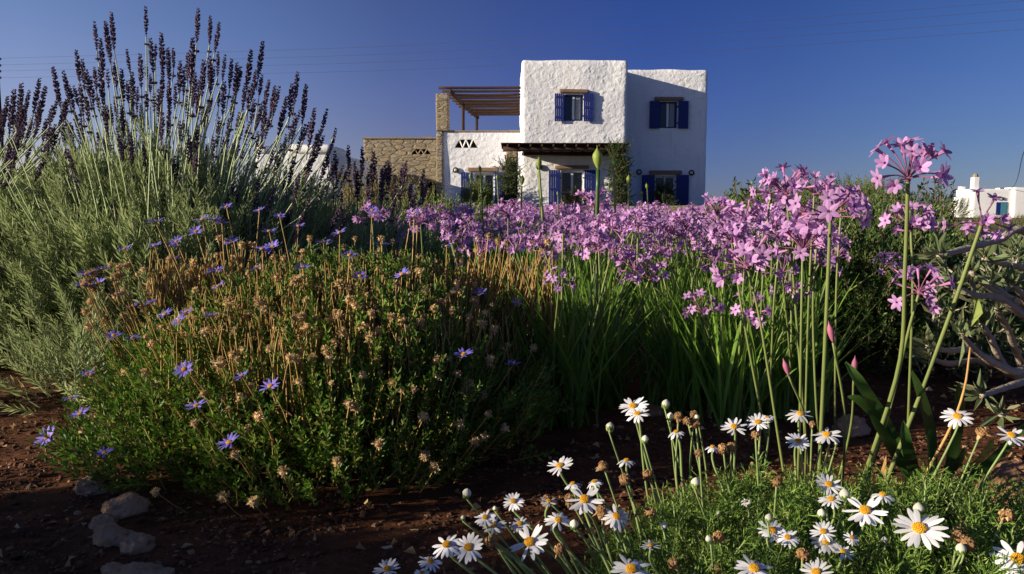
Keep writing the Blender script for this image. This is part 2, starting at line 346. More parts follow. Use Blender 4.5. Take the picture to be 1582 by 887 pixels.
# loose bark chips and grit on the bed
chip = MB(); chip.add([[-.5, -.3, 0], [.5, -.35, .05], [.45, .3, .1], [-.4, .35, 0], [-.3, -.2, .25], [.35, -.2, .3], [.3, .2, .3], [-.25, .2, .22]], [[[0, 1, 5, 4], [1, 2, 6, 5], [2, 3, 7, 6], [3, 0, 4, 7], [4, 5, 6, 7]]])
N = 30000; yy = .75 + rng.beta(1.1, 2.2, N) * 3.2; xx = rng.uniform(-1, 1, N) * yy * .72
pos = np.array([[x, y, gz(x, y)] for x, y in zip(xx, yy)]); d = unit(rng.normal(0, .25, (N, 3)) + [0, 0, 1])
m = MB(); m.inst(chip, frames(pos, d, rng.gamma(2.2, .0018, N) + .002)); tag(m.build('bark_chips', M['chips']), 'loose brown bark chips and grit scattered over the red soil', 'mulch', kind='stuff')

# ------------------------------------------------------------------ house
HO = np.array([2., 36., 0.])
house = empty('white_house', HO, 'large two storey whitewashed stone house with blue shutters and timber pergola terrace', 'house')
X = lambda px, Y: P(px, 300, Y)[0]
Z = lambda py, Y: P(791, py, Y)[2]
YT, YR, YW, YS = 34., 36.5, 36., 37.
tx0, tx1, tz = X(805.5, YT), X(968, YT), Z(92, YT)
def R3(px0, py0, px1, py1, Y): return X(px0, Y), X(px1, Y), Z(py1, Y), Z(py0, Y)
tower = rbox(tx0, tx1, YT, 42, -.3, tz, .14, 34, .045, 1).build('tower_wall', M['white'], house, HO, True)
rx1, rz = X(1090, YR), Z(107, YR)
block = rbox(tx1 - .5, rx1, YR, 43, -.3, rz, .14, 34, .045, 5).build('wall', M['white'], house, HO, True)
wz = Z(203, YW)
wing = rbox(X(683, YW), tx0 + .3, YW, 41, -.3, wz, .08, 34, .03, 9).build('low_wing_wall', M['white'], house, HO, True)
stz = Z(214, YS)
swing = rbox(X(563, YS), X(684, YS), YS, 42, -.3, stz, .04, 30, .02, 12).build('stone_wing_wall', M['stone'], house, HO, True)
m = MB(); k = X(563, YS) - .06
while k < X(676, YS):
    l = random.uniform(.35, .7); box(m, k, min(k + l - .01, X(677, YS)), YS - .07, YS + .4, stz - .01, stz + random.uniform(.045, .08)); k += l
m.build('coping', M['slate'], house, HO)
m = MB(); k = X(686, YW)
while k < tx0 - .05:
    l = random.uniform(.35, .7); box(m, k, min(k + l - .01, tx0 - .03), YW - .05, YW + .4, wz - .015, wz + random.uniform(.03, .05)); k += l
m.build('coping', M['slate'], house, HO)
rbox(X(675, 35.9), X(684, 35.9), 35.9, 36.6, -.3, wz, .03, 10, .02, 3).build('stone_pier', M['stone'], house, HO, True)
rbox(X(675, 35.9), X(694, 35.9), 35.85, 36.6, wz + .002, Z(144, 35.9), .05, 12, .03, 4).build('stone_pier', M['stone'], house, HO, True)

def window(px0, py0, px1, py1, Y, wall, sh=None, lintel=None, white_frame=False, cuts=None, mull=True, transom=False):
    x0, x1, z0, z1 = R3(px0, py0, px1, py1, Y)
    c = MB(); box(c, x0, x1, Y - .5, Y + .35, z0, z1); cuts.append(c)
    fm = M['frame'] if white_frame else M['blue']
    t = .07; yb = Y + .2; m = MB()
    for a, b_, c_, d_ in ((x0 + .002, x0 + t, z0 + .002, z1 - .002), (x1 - t, x1 - .002, z0 + .002, z1 - .002), (x0 + t, x1 - t, z0 + .003, z0 + t), (x0 + t, x1 - t, z1 - t, z1 - .003)): box(m, a, b_, yb - .05, yb + .03, c_, d_)
    xm = (x0 + x1) / 2
    fr = m.build('window_frame', fm, house, HO)
    m = MB(); box(m, xm - .05, xm + .05, yb - .06, yb + .02, z0 + t, z1 - t); 
    if transom: box(m, x0 + t, xm - .05, yb - .045, yb + .015, z0 + (z1 - z0) * .42, z0 + (z1 - z0) * .42 + .05)
    m.build('mullion', M['frame'], fr, HO)
    m = MB(); box(m, x0 + t, x1 - t, yb, yb + .012, z0 + t, z1 - t); m.build('pane', M['glass'], fr, HO)
    if not white_frame:
        m = MB()
        for a, b_ in ((xm + .09, xm + .30),):
            n_ = 9; 
            for i in range(n_): u = a + (b_ - a) * i / n_; box(m, u, u + (b_ - a) / n_ * .98, yb - .03 - .01 * (i % 2), yb - .01, z0 + t, z1 - t)
        m.build('curtain', M['curtain'], fr, HO)
    if sh:
        for k_, (a, b_, c_, d_) in enumerate(sh):
            sx0, sx1, sz0, sz1 = R3(a, b_, c_, d_, Y); m = MB(); nn = 5
            off = .10; s0 = .0
            for i in range(nn):
                u0 = sx0 + (sx1 - sx0) * i / nn; u1 = sx0 + (sx1 - sx0) * (i + 1) / nn
                ang = .10
                box(m, u0 + .004, u1 - .004, Y - off - .045, Y - off, sz0, sz1)
            for zz in (.14, .5, .86):
                zc = sz0 + (sz1 - sz0) * zz; box(m, sx0 + .01, sx1 - .01, Y - off - .065, Y - off - .046, zc - .05, zc + .05)
            so_ = m.build('shutter', M['blue'], house, HO)
            xe = sx1 if k_ == 0 else sx0
            for zz in (.2, .8): m = MB(); box(m, xe - .05, xe + .05, Y - off + .002, Y - .01, sz0 + (sz1 - sz0) * zz - .03, sz0 + (sz1 - sz0) * zz + .03); m.build('hinge', M['iron'], so_, HO)
    if lintel:
        a, b_, c_, d_ = lintel; lx0, lx1, lz0, lz1 = R3(a, b_, c_, d_, Y)
        rbox(lx0, lx1, Y - .16, Y + .1, lz0, lz1, .03, 8, .02, lx0).build('lintel', M['lintel'], house, HO, True)
tc, bc, wc, scut = [], [], [], []
window(870, 146, 900, 187, YT, tower, [(856, 145, 870.5, 188), (900, 145, 915, 188)], (863, 138.5, 908, 144), cuts=tc)
window(866, 264, 902, 322, YT, tower, [(847.5, 263, 865, 322), (902, 263, 919.5, 322)], (857, 256, 909, 261.5), True, tc, transom=True)
window(1016, 157, 1044, 198, YR, block, [(1000.5, 156.5, 1015.5, 199), (1044.5, 156.5, 1060, 199)], (1008, 150.5, 1052, 156), cuts=bc)
window(1011, 272, 1043, 322, YR, block, [(990.5, 270.5, 1010.5, 322), (1043.5, 270.5, 1063, 322)], (1002, 263.5, 1052, 269.5), True, bc)
window(732, 268, 764, 322, YW, wing, [(712.5, 266.5, 731, 322), (764.5, 266.5, 781, 322)], (723, 259.5, 771, 265.5), True, wc)
# triangle vents
def vent(px0, py0, px1, py1, Y, cuts, inset, mat):
    x0, x1, z0, z1 = R3(px0, py0, px1, py1, Y)
    m = MB(); v = [[x0, Y - .3, z0], [x1, Y - .3, z0], [x1 - inset, Y - .3, z1], [x0 + inset, Y - .3, z1]]
    v = v + [[a, Y + .3, c] for a, b_, c in v]; m.add(v, [[[0, 1, 2, 3], [4, 7, 6, 5], [0, 4, 5, 1], [1, 5, 6, 2], [2, 6, 7, 3], [3, 7, 4, 0]]]); cuts.append(m)
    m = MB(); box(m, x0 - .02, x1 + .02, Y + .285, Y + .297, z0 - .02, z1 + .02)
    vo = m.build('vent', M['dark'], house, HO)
    pts = [x0 + inset, x0 + inset + (x1 - x0 - 2 * inset) * .25, (x0 + x1) / 2, x1 - inset - (x1 - x0 - 2 * inset) * .25, x1 - inset]; zz = [z1, z0, z1, z0, z1]
    m = MB()
    for i in range(4): tube(m, [[pts[i], Y + .03, zz[i]], [pts[i + 1], Y + .03, zz[i + 1]]], .028, 4)
    m.build('vent_tile', mat, vo, HO)
vent(702.5, 215.5, 738.5, 228.5, YW, wc, .22, M['plaster']); vent(636, 230.5, 666.5, 238.5, YS, scut, .18, M['slate'])
# arched doorway in the stone wing
x0, x1, z0, z1 = R3(661, 282, 674, 330, YS); m = MB(); ar = [[x0, z0], [x1, z0]] + [[(x0 + x1) / 2 + (x1 - x0) / 2 * math.cos(a), z1 - .2 + .25 * math.sin(a)] for a in np.linspace(0, math.pi, 9)]
nn = len(ar); m.add([[a, YS - .4, b_] for a, b_ in ar] + [[a, YS + .6, b_] for a, b_ in ar], [[list(range(nn))], [list(range(2 * nn - 1, nn - 1, -1))], [[i, i + nn, (i + 1) % nn + nn, (i + 1) % nn] for i in range(nn)]]); scut.append(m)
m = MB(); box(m, x0 - .05, x1 + .05, YS + .5, YS + .52, z0, z1 + .1); m.build('door', M['wood'], house, HO)
for o_, cu in ((tower, tc), (block, bc), (wing, wc), (swing, scut)):
    cc = MB()
    for c in cu:
        c2 = MB(); c2.V = [np.concatenate(c.V)]; c2.F = c.F; c2.n = c.n; cc.inst(c2, np.eye(4)[None])
    co = cc.build('cutter', []); mod = o_.modifiers.new('b', 'BOOLEAN'); mod.object = co; mod.solver = 'EXACT'
    bpy.context.view_layer.update(); dg = bpy.context.evaluated_depsgraph_get()
    me = bpy.data.meshes.new_from_object(o_.evaluated_get(dg)); o_.modifiers.clear(); o_.data = me; bpy.data.objects.remove(co)
    me.materials.clear(); me.materials.append(M['stone'] if o_ is swing else M['white'])
    me.set_sharp_from_angle(angle=R(40))
# wall lamps
for px, py, Y in ((987, 266, YR), (1068, 267, YR), (704, 263, YW), (833, 258, YT)):
    c = P(px, py, Y); m = MB(); th = np.linspace(0, 2 * math.pi, 17)
    tube(m, [[c[0] + .105 * math.cos(a), Y - .06, c[2] + .105 * math.sin(a)] for a in th], .028, 6, cap=False); tube(m, [[c[0], Y + .02, c[2]], [c[0], Y - .05, c[2]]], .1, 12)
    l = m.build('wall_lamp', M['iron'], house, HO, True); m = MB(); ball(m, [c[0], Y - .06, c[2]], .075, 1, 0, 10, 8); m.build('lamp_globe', M['lampglass'], l, HO, True)
# roof terrace pergola
fz, bz, yf, yb = Z(137, 35.9), 5.0, 35.85, 41.
xl = X(689, 35.9)
for i in range(10):
    t = i / 9; y = yf + (yb - yf) * t; z = fz + (bz - fz) * t; m = MB()
    xs = xl - .28 + (X(737, 41) - xl) * t * 1.0
    tube(m, smooth_pts([[xs - .02 * i % .15, y, z + .02], [(xs + tx0) / 2, y, z + random.uniform(-.02, .04)], [tx0 + .15, y, z + .03]], 8), random.uniform(.055, .075), 7); m.build('roof_pole', M['wood'], house, HO, True)
m = MB(); tube(m, smooth_pts([[xl + .25, yf - .1, fz - .13], [(xl + X(737, 41)) / 2 + .1, (yf + yb) / 2, (fz + bz) / 2 - .14], [X(737, 41) + .05, yb + .1, bz - .12]], 8), .085, 8); m.build('side_beam', M['wood'], house, HO, True)
for t in (.42, .95):
    y = yf + (yb - yf) * t; z = fz + (bz - fz) * t; x = xl + .25 + (X(737, 41) - xl - .2) * t; m = MB(); tube(m, [[x, y, wz - .6], [x + .01, y, z - .13]], .07, 8); m.build('pergola_post', M['wood'], house, HO, True)
m = MB(); box(m, X(686, YW) + .3, tx0, YW + .3, 40.9, 3.05, 3.1); m.build('terrace_floor', M['slate'], house, HO)
# entrance pergola
py0 = 31.4; pz = Z(226.5, py0); pxl, pxr = X(779, py0), X(966, py0)
m = MB(); tube(m, smooth_pts([[pxl - .05, py0, pz - .1], [(pxl + pxr) / 2, py0, pz - .08], [pxr, py0, pz - .1]], 8), .1, 8); m.build('front_beam', M['wood'], house, HO, True)
m = MB(); tube(m, [[tx0 + .1, YT - .1, pz - .12], [tx1 - .1, YT - .1, pz - .1]], .09, 8); m.build('wall_beam', M['wood'], house, HO, True)
for i in range(11):
    x = pxl + .15 + (pxr - pxl - .3) * i / 10; m = MB(); tube(m, [[x, py0 - .22, pz + .03], [x + .02, YT - .02, pz + .02]], .055, 7); m.build('rafter', M['wood'], house, HO, True)
m = MB()
for i in range(52): y = py0 - .2 + i * .052; tube(m, [[pxl - .12, y, pz + .10 + random.uniform(-.008, .008)], [pxr + .1, y + random.uniform(-.02, .02), pz + .10 + random.uniform(-.01, .01)]], .024, 4)
m.build('reed_roof', M['wood'], house, HO)
rbox(X(781, py0), X(800, py0), py0 - .05, py0 + .45, -.1, pz - .19, .05, 10, .03, 6).build('stone_pillar', M['stone'], house, HO, True)
rbox(X(947, py0), X(962, py0), py0 - .05, py0 + .4, -.1, pz - .19, .05, 10, .03, 7).build('stone_pillar', M['stone'], house, HO, True)

# ------------------------------------------------------------------ other buildings and walls
o = rbox(X(640, 30), X(1110, 30), 30, 30.4, -.2, .455, .05, 40, .03, 21).build('terrace_wall', M['stone'], None, (4, 30, 0), True)
tag(o, 'low tan stone wall running in front of the white house terrace', 'low wall')
OB = np.array([-7., 31., 0.]); out = empty('outbuilding', OB, 'low whitewashed outbuilding with a rounded roof left of the house behind the lavender', 'outbuilding')
ox1 = X(515, 26.7); rbox(X(395, 26.7), ox1, 26.7, 36.6, -.3, Z(233, 26.7), .1, 26, .04, 30).build('wall', M['white'], out, OB, True)
rbox(X(446, 26.5), X(513, 26.5), 26.6, 29.5, Z(236, 26.5), Z(222, 26.5), .16, 14, .06, 31).build('roof', M['plaster'], out, OB, True)
rbox(X(394, 26.4), X(412, 26.4), 26.6, 28, Z(236, 26.4), Z(224, 26.4), .1, 10, .05, 32).build('chimney', M['plaster'], out, OB, True)
m = MB(); box(m, ox1 - .03, ox1 + .045, 34.3, 35.3, 0, 1.95); m.build('door', M['wood'], out, OB)
ov = empty('bread_oven', P(633, 318, 33.5) * [1, 1, 0], 'small white domed bread oven in front of the stone wing', 'oven')
oc = P(633, 300, 33.5); m = MB(); ball(m, [oc[0], 33.5, .85], .40, 1.4, 0, 16, 12); m.build('dome', M['plaster'], ov, ov.location, True)
m = MB(); box(m, oc[0] - .42, oc[0] + .55, 33.1, 34.1, -.1, .80); m.build('base', M['plaster'], ov, ov.location)
m = MB(); box(m, oc[0] - .14, oc[0] + .14, 33.02, 33.09, .82, 1.1); m.build('oven_door', M['iron'], ov, ov.location)
# far cottage
FO = np.array([56., 90., -2.5]); cot = empty('far_cottage', FO, 'small white flat-roofed cottage with chimney and blue door beyond the scrub', 'house')
YC = 90.; rc = rbox(X(1504, YC), X(1576, YC), YC, YC + 3.6, -3.2, Z(292, YC), .1, 14, .03, 40); rc.build('wall', M['plaster'], cot, FO, True)
rbox(X(1487, YC), X(1505, YC), YC + .6, YC + 2.4, -3.2, Z(305, YC), .1, 10, .03, 41).build('lean_to', M['plaster'], cot, FO, True)
rbox(X(1564, YC), X(1600, YC), YC - .35, YC + 3.4, -3.2, Z(289.5, YC), .1, 10, .03, 44).build('wing', M['plaster'], cot, FO, True)
rbox(X(1505, YC), X(1512, YC), YC + 2.6, YC + 3.4, Z(293, YC), Z(287.5, YC), .05, 6, .03, 45).build('parapet', M['plaster'], cot, FO, True)
ch = rbox(X(1506.5, YC), X(1516, YC), YC + .4, YC + 1.1, Z(293, YC), Z(273.5, YC), .05, 8, .02, 42).build('chimney', M['plaster'], cot, FO, True)
m = MB(); ball(m, [X(1511, YC), YC + .7, Z(272, YC)], .3, 1.1, 0, 8, 6); m.build('chimney_pot', M['slate'], ch, FO)
x0, x1, z0, z1 = R3(1540, 312.5, 1557, 332, YC); m = MB(); box(m, x0, x1, YC - .06, YC - .01, z0, z1); d_ = m.build('door', M['blue'], cot, FO)
x0, x1, z0, z1 = R3(1547, 313.5, 1556, 332, YC); m = MB(); box(m, x0, x1, YC - .09, YC - .062, z0, z1); m.build('door_panel', M['teal'], d_, FO)
c = P(1549, 307, YC); m = MB(); box(m, c[0] - .1, c[0] + .1, YC - .15, YC - .01, c[2] - .15, c[2] + .15); m.build('lamp', M['iron'], cot, FO)
# overhead wires
for i, (ys, nm) in enumerate(zip(([90, 73, 49, 1, -70], [100, 85, 62, 14, -56], [109, 97, 74, 30, -40], [119, 110, 88, 45, -25]), ('topmost', 'second from the top', 'third from the top', 'lowest'))):
    pts = [P(px, y, Y) for px, y, Y in zip((-60, 560, 950, 1582, 2300), [ys[0] + 2] + ys[1:], (72, 61, 54, 45, 34))]; m = MB(); tube(m, smooth_pts(pts, 40), .009, 4)
    tag(m.build('overhead_wire', M['wire'], None, pts[0], True), f'thin dark overhead wire crossing the sky, {nm} of the four', 'wire', 'overhead wires crossing the sky')
pts = [P(1600, 200, 40), P(1580, 240, 60), P(1573, 272, 78), P(1566, 288, 88), P(1552, 297, 91)]; m = MB(); tube(m, smooth_pts(pts, 24), .03, 4)
tag(m.build('service_cable', M['wire'], None, pts[0]), 'dark cable sagging down to the roof of the far cottage', 'wire')
pp = P(-4, 100, 72); po = empty('utility_pole', (pp[0], 72, 0), 'thin utility pole at the far left edge of the sky', 'utility pole')
m = MB(); tube(m, [[pp[0], 72, -.5], [pp[0], 72, pp[2] + 1.2]], .11, 8); m.build('post', M['wood'], po, po.location)
for y in (91, 101, 110, 120): c = P(-1, y, 71.8); m = MB(); tube(m, [[c[0] - .1, 71.8, c[2]], [c[0] + .12, 71.8, c[2]]], .11, 6); m.build('insulator', M['iron'], po, po.location)

# ------------------------------------------------------------------ plant building blocks
def shoot(L, n, leafT, spread=.9, stem_r=.0008, top=True, start=.1, seed=0):
    """leafy shoot along +z: thin stem and n leaves"""
    m = MB(); r = np.random.default_rng(seed)
    bend = r.uniform(-.15, .15, 2); u = np.linspace(0, 1, 4); st = np.stack([bend[0] * L * u ** 2, bend[1] * L * u ** 2, L * u], -1)
    tube(m, st, [stem_r * 1.4, stem_r * 1.2, stem_r, stem_r * .6], 3, 1, cap=False)
    t = np.linspace(start, 1, n); pos = np.stack([bend[0] * L * t ** 2, bend[1] * L * t ** 2, L * t], -1)
    a = np.arange(n) * 2.4 + r.uniform(0, 6); sp = spread * (1.15 - .75 * t)
    d = np.stack([np.cos(a) * sp, np.sin(a) * sp, np.ones(n) * .7], -1)
    # leaf upper side (local +x) turned outwards-down: keep natural attitude
    M_ = frames(pos, d, (1.1 - .5 * np.abs(t - .45)) * r.uniform(.75, 1.2, n))
    m.inst(leafT, M_); return m
def mound_points(K, c, rad, inner=.72, zmin=.0, seed=None):
    """points in the shell of a half ellipsoid and their outward normals"""
    v = unit(rng.normal(0, 1, (K, 3))); v[:, 2] = np.abs(v[:, 2]); rr = rng.uniform(inner ** 3, 1, K) ** (1 / 3)
    lump = np.array([1 + .16 * noise.noise(Vector(v[i] * 2.3) + Vector(c) * 5) for i in range(K)])
    p = v * (rr * lump)[:, None] * np.array(rad); nrm = unit(v / np.array(rad))
    return p + np.array(c), nrm
def scatter(shoots, pos, d, scale):
    m = MB(); K = len(pos); which = rng.integers(0, len(shoots), K); fr = frames(pos, d, scale)
    for i, s_ in enumerate(shoots): m.inst(s_, fr[which == i])
    return m
def shrub(name, c, rad, shoots, K, mats, label, cat, group=None, up=.6, inner=.6, stems=8, stem_mat=None, sc_=(.8, 1.25), part='foliage'):
    c = np.array(c, float); root = empty(name, c, label, cat, group)
    p, nrm = mound_points(K, c, rad, inner); d = unit(nrm + [0, 0, up] + rng.normal(0, .25, (K, 3)))
    scatter(shoots, p, d, rng.uniform(*sc_, K)).build(part, mats, root, c)
    if stems:
        m = MB()
        for i in range(stems):
            a = rng.uniform(0, 6.28); r = rng.uniform(.3, .75); e = c + np.array([math.cos(a) * rad[0] * r, math.sin(a) * rad[1] * r, rad[2] * rng.uniform(.5, .85)])
            tube(m, smooth_pts([c + [0, 0, -.02], c + (e - c) * [.6, .6, .4], e], 6), np.linspace(.012, .004, 6) * max(rad) * 1.5, 5)
        m.build('branches', stem_mat or M['twig'], root, c)
    return root
def stalk_mesh(p0, p1, r, n=7, curve=.06, sides=4, mat=0, mb=None):
    m = mb or MB(); p0, p1 = np.array(p0, float), np.array(p1, float); L = np.linalg.norm(p1 - p0)
    mid = (p0 + p1) / 2 + rng.normal(0, curve * L * .5, 3) * [1, 1, .2]
    tube(m, smooth_pts([p0, mid, p1], n), np.linspace(r * 1.25, r * .8, n), sides, mat, False); return m

# ------------------------------------------------------------------ lavender
lavleaf = kite(.030, .0038, .55, .05)
lavsh = [shoot(.085 + .02 * i, 26 + 3 * i, lavleaf, .55, .0011, seed=10 + i) for i in range(4)]
def spike_mesh(L, W, seed):
    r = np.random.default_rng(seed); m = MB(); nw = int(L / .0070); 
    for i in range(nw):
        t = i / (nw - 1); z = t * L; rad = W / 2 * (math.sin(math.pi * min(1, .28 + .72 * (1 - t))) ** .8 * .85 + .15) * (1 - .45 * t)
        for j in range(7):
            a = j / 7 * 6.283 + i * .45 + r.uniform(-.2, .2); dd = np.array([math.cos(a), math.sin(a), .9])
            ball(m, [math.cos(a) * rad * .72, math.sin(a) * rad * .72, z + r.uniform(-.003, .003)], rad * .38 * r.uniform(.7, 1.3), 2.0, 0, 4, 3, dd)
    for gap in ([] if seed % 3 == 0 else [-.022]):
        for j in range(6):
            a = j * 1.05; ball(m, [math.cos(a) * W * .28, math.sin(a) * W * .28, gap], W * .2, 1.3, 0, 4, 3, [math.cos(a), math.sin(a), .7])
    tube(m, [[0, 0, -.03], [0, 0, L * .9]], .0013, 4, 0); return m
SPK = [spike_mesh(l, w_, i) for i, (l, w_) in enumerate(((.118, .0195), (.095, .018), (.072, .0165), (.055, .0145), (.082, .015)))]
SPKM = [s_.mesh('flower_spike', M['lav_spike']) for s_ in SPK]
def lavender(label, c, rad, K, tips, name='lavender_bush', group='lavender bushes'):
    c = np.array(c, float); root = empty(name, c, label, 'lavender bush', group)
    p, nrm = mound_points(K, c, rad, .55); d = unit(nrm * [1, 1, .6] + [0, 0, .9] + rng.normal(0, .2, (K, 3)))
    scatter(lavsh, p, d, rng.uniform(.8, 1.35, K)).build('foliage', [M['lav_leaf'], M['lav_stem']], root, c)
    m = MB()
    for i in range(26):
        a = rng.uniform(0, 6.28); r = rng.uniform(.3, .85); e = c + np.array([math.cos(a) * rad[0] * r, math.sin(a) * rad[1] * r, rad[2] * rng.uniform(.4, .8)])
        tube(m, smooth_pts([c + [rng.uniform(-.05, .05), rng.uniform(-.05, .05), -.02], c + (e - c) * [.6, .6, .35], e], 6), np.linspace(.010, .003, 6), 5)
    m.build('branches', M['twig'], root, c)
    spare = MB(); spst = MB(); nsp = 0
    for k_, (tip, big) in enumerate(tips):
        q = tip - c; k = min(.75, .42 + .3 * rng.random()); 
        b_ = c + np.array([q[0] * k, q[1] * k, min(q[2] * .5, rad[2] * .75)]); d = unit(tip - b_); d = unit(d + [0, 0, .9] + rng.normal(0, .06, 3))
        T = rng.choice([0, 1, 4]) if big else rng.choice([1, 2, 3, 4]); L = (.118, .095, .072, .055, .082)[T]; s_ = rng.uniform(.92, 1.12)
        foot = tip - d * L * s_; mid = (b_ + foot) / 2 + np.array([-q[0] * .02, 0, .01]) + rng.normal(0, .008, 3)
        F_ = frames([foot], d, s_)[0]
        if nsp < 95:
            m = MB(); tube(m, smooth_pts([b_, mid, foot], 7), np.linspace(.0026, .0016, 7), 4, 0, False)
            st = m.build('flower_stalk', M['lav_stem'], root, c); F2 = F_.copy(); F2[:3, 3] -= c; mobj('flower_spike', SPKM[T], st, F2); nsp += 1
        else:
            spare.inst(SPK[T], F_[None]); tube(spst, smooth_pts([b_, mid, foot], 7), np.linspace(.0026, .0016, 7), 4, 0, False)
    for i in range(int(K * .09)):   # pale leafless wands between the flowering ones
        a = rng.uniform(0, 6.28); q = math.sqrt(rng.random()); b_ = c + np.array([math.cos(a) * rad[0] * q * .6, math.sin(a) * rad[1] * q * .6, rad[2] * .5]); e = b_ + unit(np.array([math.cos(a) * q * .5, math.sin(a) * q * .5, 1]) + rng.normal(0, .08, 3)) * rad[2] * rng.uniform(.35, .85)
        tube(spst, smooth_pts([b_, (b_ + e) / 2 + rng.normal(0, .006, 3), e], 5), np.linspace(.0022, .0012, 5), 3, 0, False)
    tag(spst.build('stems', M['lav_stem'], root, c), kind='stuff')
    if spare.n:
        tag(spare.build('flower_spikes', M['lav_spike'], root, c), kind='stuff')
    # leafy non-flowering wands among the stalks
    return root
big = [(225,12),(232,60),(172,20),(163,35),(146,35),(306,14),(325,25),(339,35),(298,60),(249,52),(259,75),(118,78),(127,92),(98,110),(82,105),(406,65),(388,78),(358,92),(366,98),(188,108),(204,112),(278,95),(460,112),(473,132),(451,130),(425,133),(431,135),(443,150),(505,170),(486,168),(519,200),(347,127),(308,125),(378,130),(290,150),(140,120),(155,60),(500,210)]
ex, ey = [-200, -60, 0, 60, 120, 160, 225, 300, 340, 400, 460, 520, 560], [190, 175, 150, 125, 90, 55, 40, 45, 55, 85, 130, 200, 240]
cM, cL, cR = np.array([-1.12, 2.5, 0]), np.array([-2.0, 2.55, 0]), np.array([-.62, 2.95, 0])
tips = [(P(px, py, rng.uniform(2.25, 2.6)), True) for px, py in big]
used = list(big); nn_ = 0
while nn_ < 180:
    px = rng.uniform(95, 545); py = min(np.interp(px, ex, ey) + 25 + abs(rng.normal(0, 95)), 330)
    if any(abs(px - a) < 5.5 and abs(py - b_) < 40 for a, b_ in used): continue
    used.append((px, py)); nn_ += 1; tips.append((P(px, py, rng.uniform(2.15, 2.9)), False))
lavender('big grey-green lavender bush with the tallest dark spikes, rising at the left against the sky', cM, (.72, .5, .52), 3400, tips)
tips = [(P(px, py, rng.uniform(2.3, 2.7)), True) for px, py in ((61, 122), (33, 130), (22, 140), (12, 150), (45, 140), (70, 135), (5, 170))]
for i in range(85):
    px = rng.uniform(-180, 110); tips.append((P(px, np.interp(px, ex, ey) + 25 + abs(rng.normal(0, 65)), rng.uniform(2.2, 2.8)), False))
lavender('lavender bush cut by the left edge of the photo, spikes leaning left', cL, (.66, .5, .49), 2500, tips)
tips = [(P(px, py, rng.uniform(2.3, 2.8)), True) for px, py in ((538, 225), (560, 228), (577, 235), (552, 262), (600, 250), (628, 250), (590, 262), (655, 262), (517, 235), (570, 290), (548, 250), (612, 285), (640, 300))]
for i in range(18):
    px = rng.uniform(480, 665); tips.append((P(px, 225 + (px - 480) * .2 + abs(rng.normal(0, 40)), rng.uniform(2.4, 3.0)), False))
lavender('small low lavender bush with dark spikes in front of the outbuilding, beside the lilac flowers', cR, (.38, .3, .36), 900, tips)

# ------------------------------------------------------------------ blue daisy bush (front left)
cF, rF = np.array([-.355, 1.62, 0]), np.array([.42, .50, .31])
fleaf = kite(.013, .0052, .55, .1)
fsh = [shoot(.045 + .008 * i, 15 + 2 * i, fleaf, .95, .0009, seed=30 + i) for i in range(4)]
bd = empty('blue_daisy_bush', cF, 'wide mounded bush with small blue daisies and tan seed heads, front left above the stones', 'daisy bush')
p, nrm = mound_points(5200, cF, rF, .6); d = unit(nrm * .8 + [-.1, 0, .9] + rng.normal(0, .25, (len(p), 3)))
scatter(fsh, p, d, rng.uniform(.75, 1.3, len(p))).build('foliage', [M['fel_leaf'], M['fel_stem']], bd, cF)
m = MB()
for i in range(60):
    a = rng.uniform(0, 6.28); r = rng.uniform(.3, .9); e = cF + np.array([math.cos(a) * rF[0] * r, math.sin(a) * rF[1] * r, rF[2] * rng.uniform(.3, .7)])
    tube(m, smooth_pts([cF + [rng.uniform(-.06, .06), rng.uniform(-.06, .06), -.02], cF + (e - cF) * [.6, .6, .4], e], 5), np.linspace(.006, .002, 5), 4)
m.build('branches', M['twig'], bd, cF)
def on_mound(px, py, c, rad, k):
    """where the sight line meets the mound grown by factor k"""
    a = P(px, py, 1.0) - [0, 0, CAM_H]; o_ = (np.array([0, 0, CAM_H]) - c) / (rad * k); dd = a / (rad * k)
    A, B, C_ = dd @ dd, 2 * o_ @ dd, o_ @ o_ - 1; D = B * B - 4 * A * C_
    if D <= 0: t = -B / (2 * A); return np.array([0, 0, CAM_H]) + a * t
    t = (-B - math.sqrt(D)) / (2 * A); return np.array([0, 0, CAM_H]) + a * t
def petal_ring(m, n, L, W, cup, mat=0, r0=.1, seed=0, nseg=4, droop=.3, jit=.12, prof=None, miss=0):
    r = np.random.default_rng(seed)
    for i in range(n):
        if r.random() < miss: continue
        a = i / n * 2 * math.pi + r.uniform(-.08, .08); el = cup + r.uniform(-jit, jit)
        B = rot('Z', a) @ tr(r0 * L, 0, 0) @ rot('Y', math.pi / 2 - el) @ rot('Z', r.uniform(-.2, .2))
        # local z -> outward; +x is down after rotation, so negative bend lifts
        blade(m, L * r.uniform(.88, 1.06), W * r.uniform(.85, 1.1), nseg, droop + r.uniform(-.15, .2), mat, B, prof or (lambda u: np.sin(np.clip(.12 + u * .83, 0, 1) * math.pi) ** .55), .12)
def felicia(seed):
    m = MB(); petal_ring(m, 13, .0155, .0042, .38, 0, .18, seed, 3, .25, .2); return m
def disc(r, h, seed=0, mat=0):
    m = MB(); rr = np.random.default_rng(seed); ball(m, [0, 0, 0], r, h, mat, 14, 8)
    for i in range(60):
        t = math.sqrt((i + .5) / 60); a = i * 2.4; q = math.sqrt(max(0, 1 - t * t)); ball(m, [math.cos(a) * t * r, math.sin(a) * t * r, q * r * h], r * .12, 1.2, mat, 4, 3)
    return m
FELM = [felicia(i).mesh('flower_head', M['fel_petal']) for i in range(4)]; FDISC = disc(.0042, .5).mesh('flower_disc', M['yellow'])
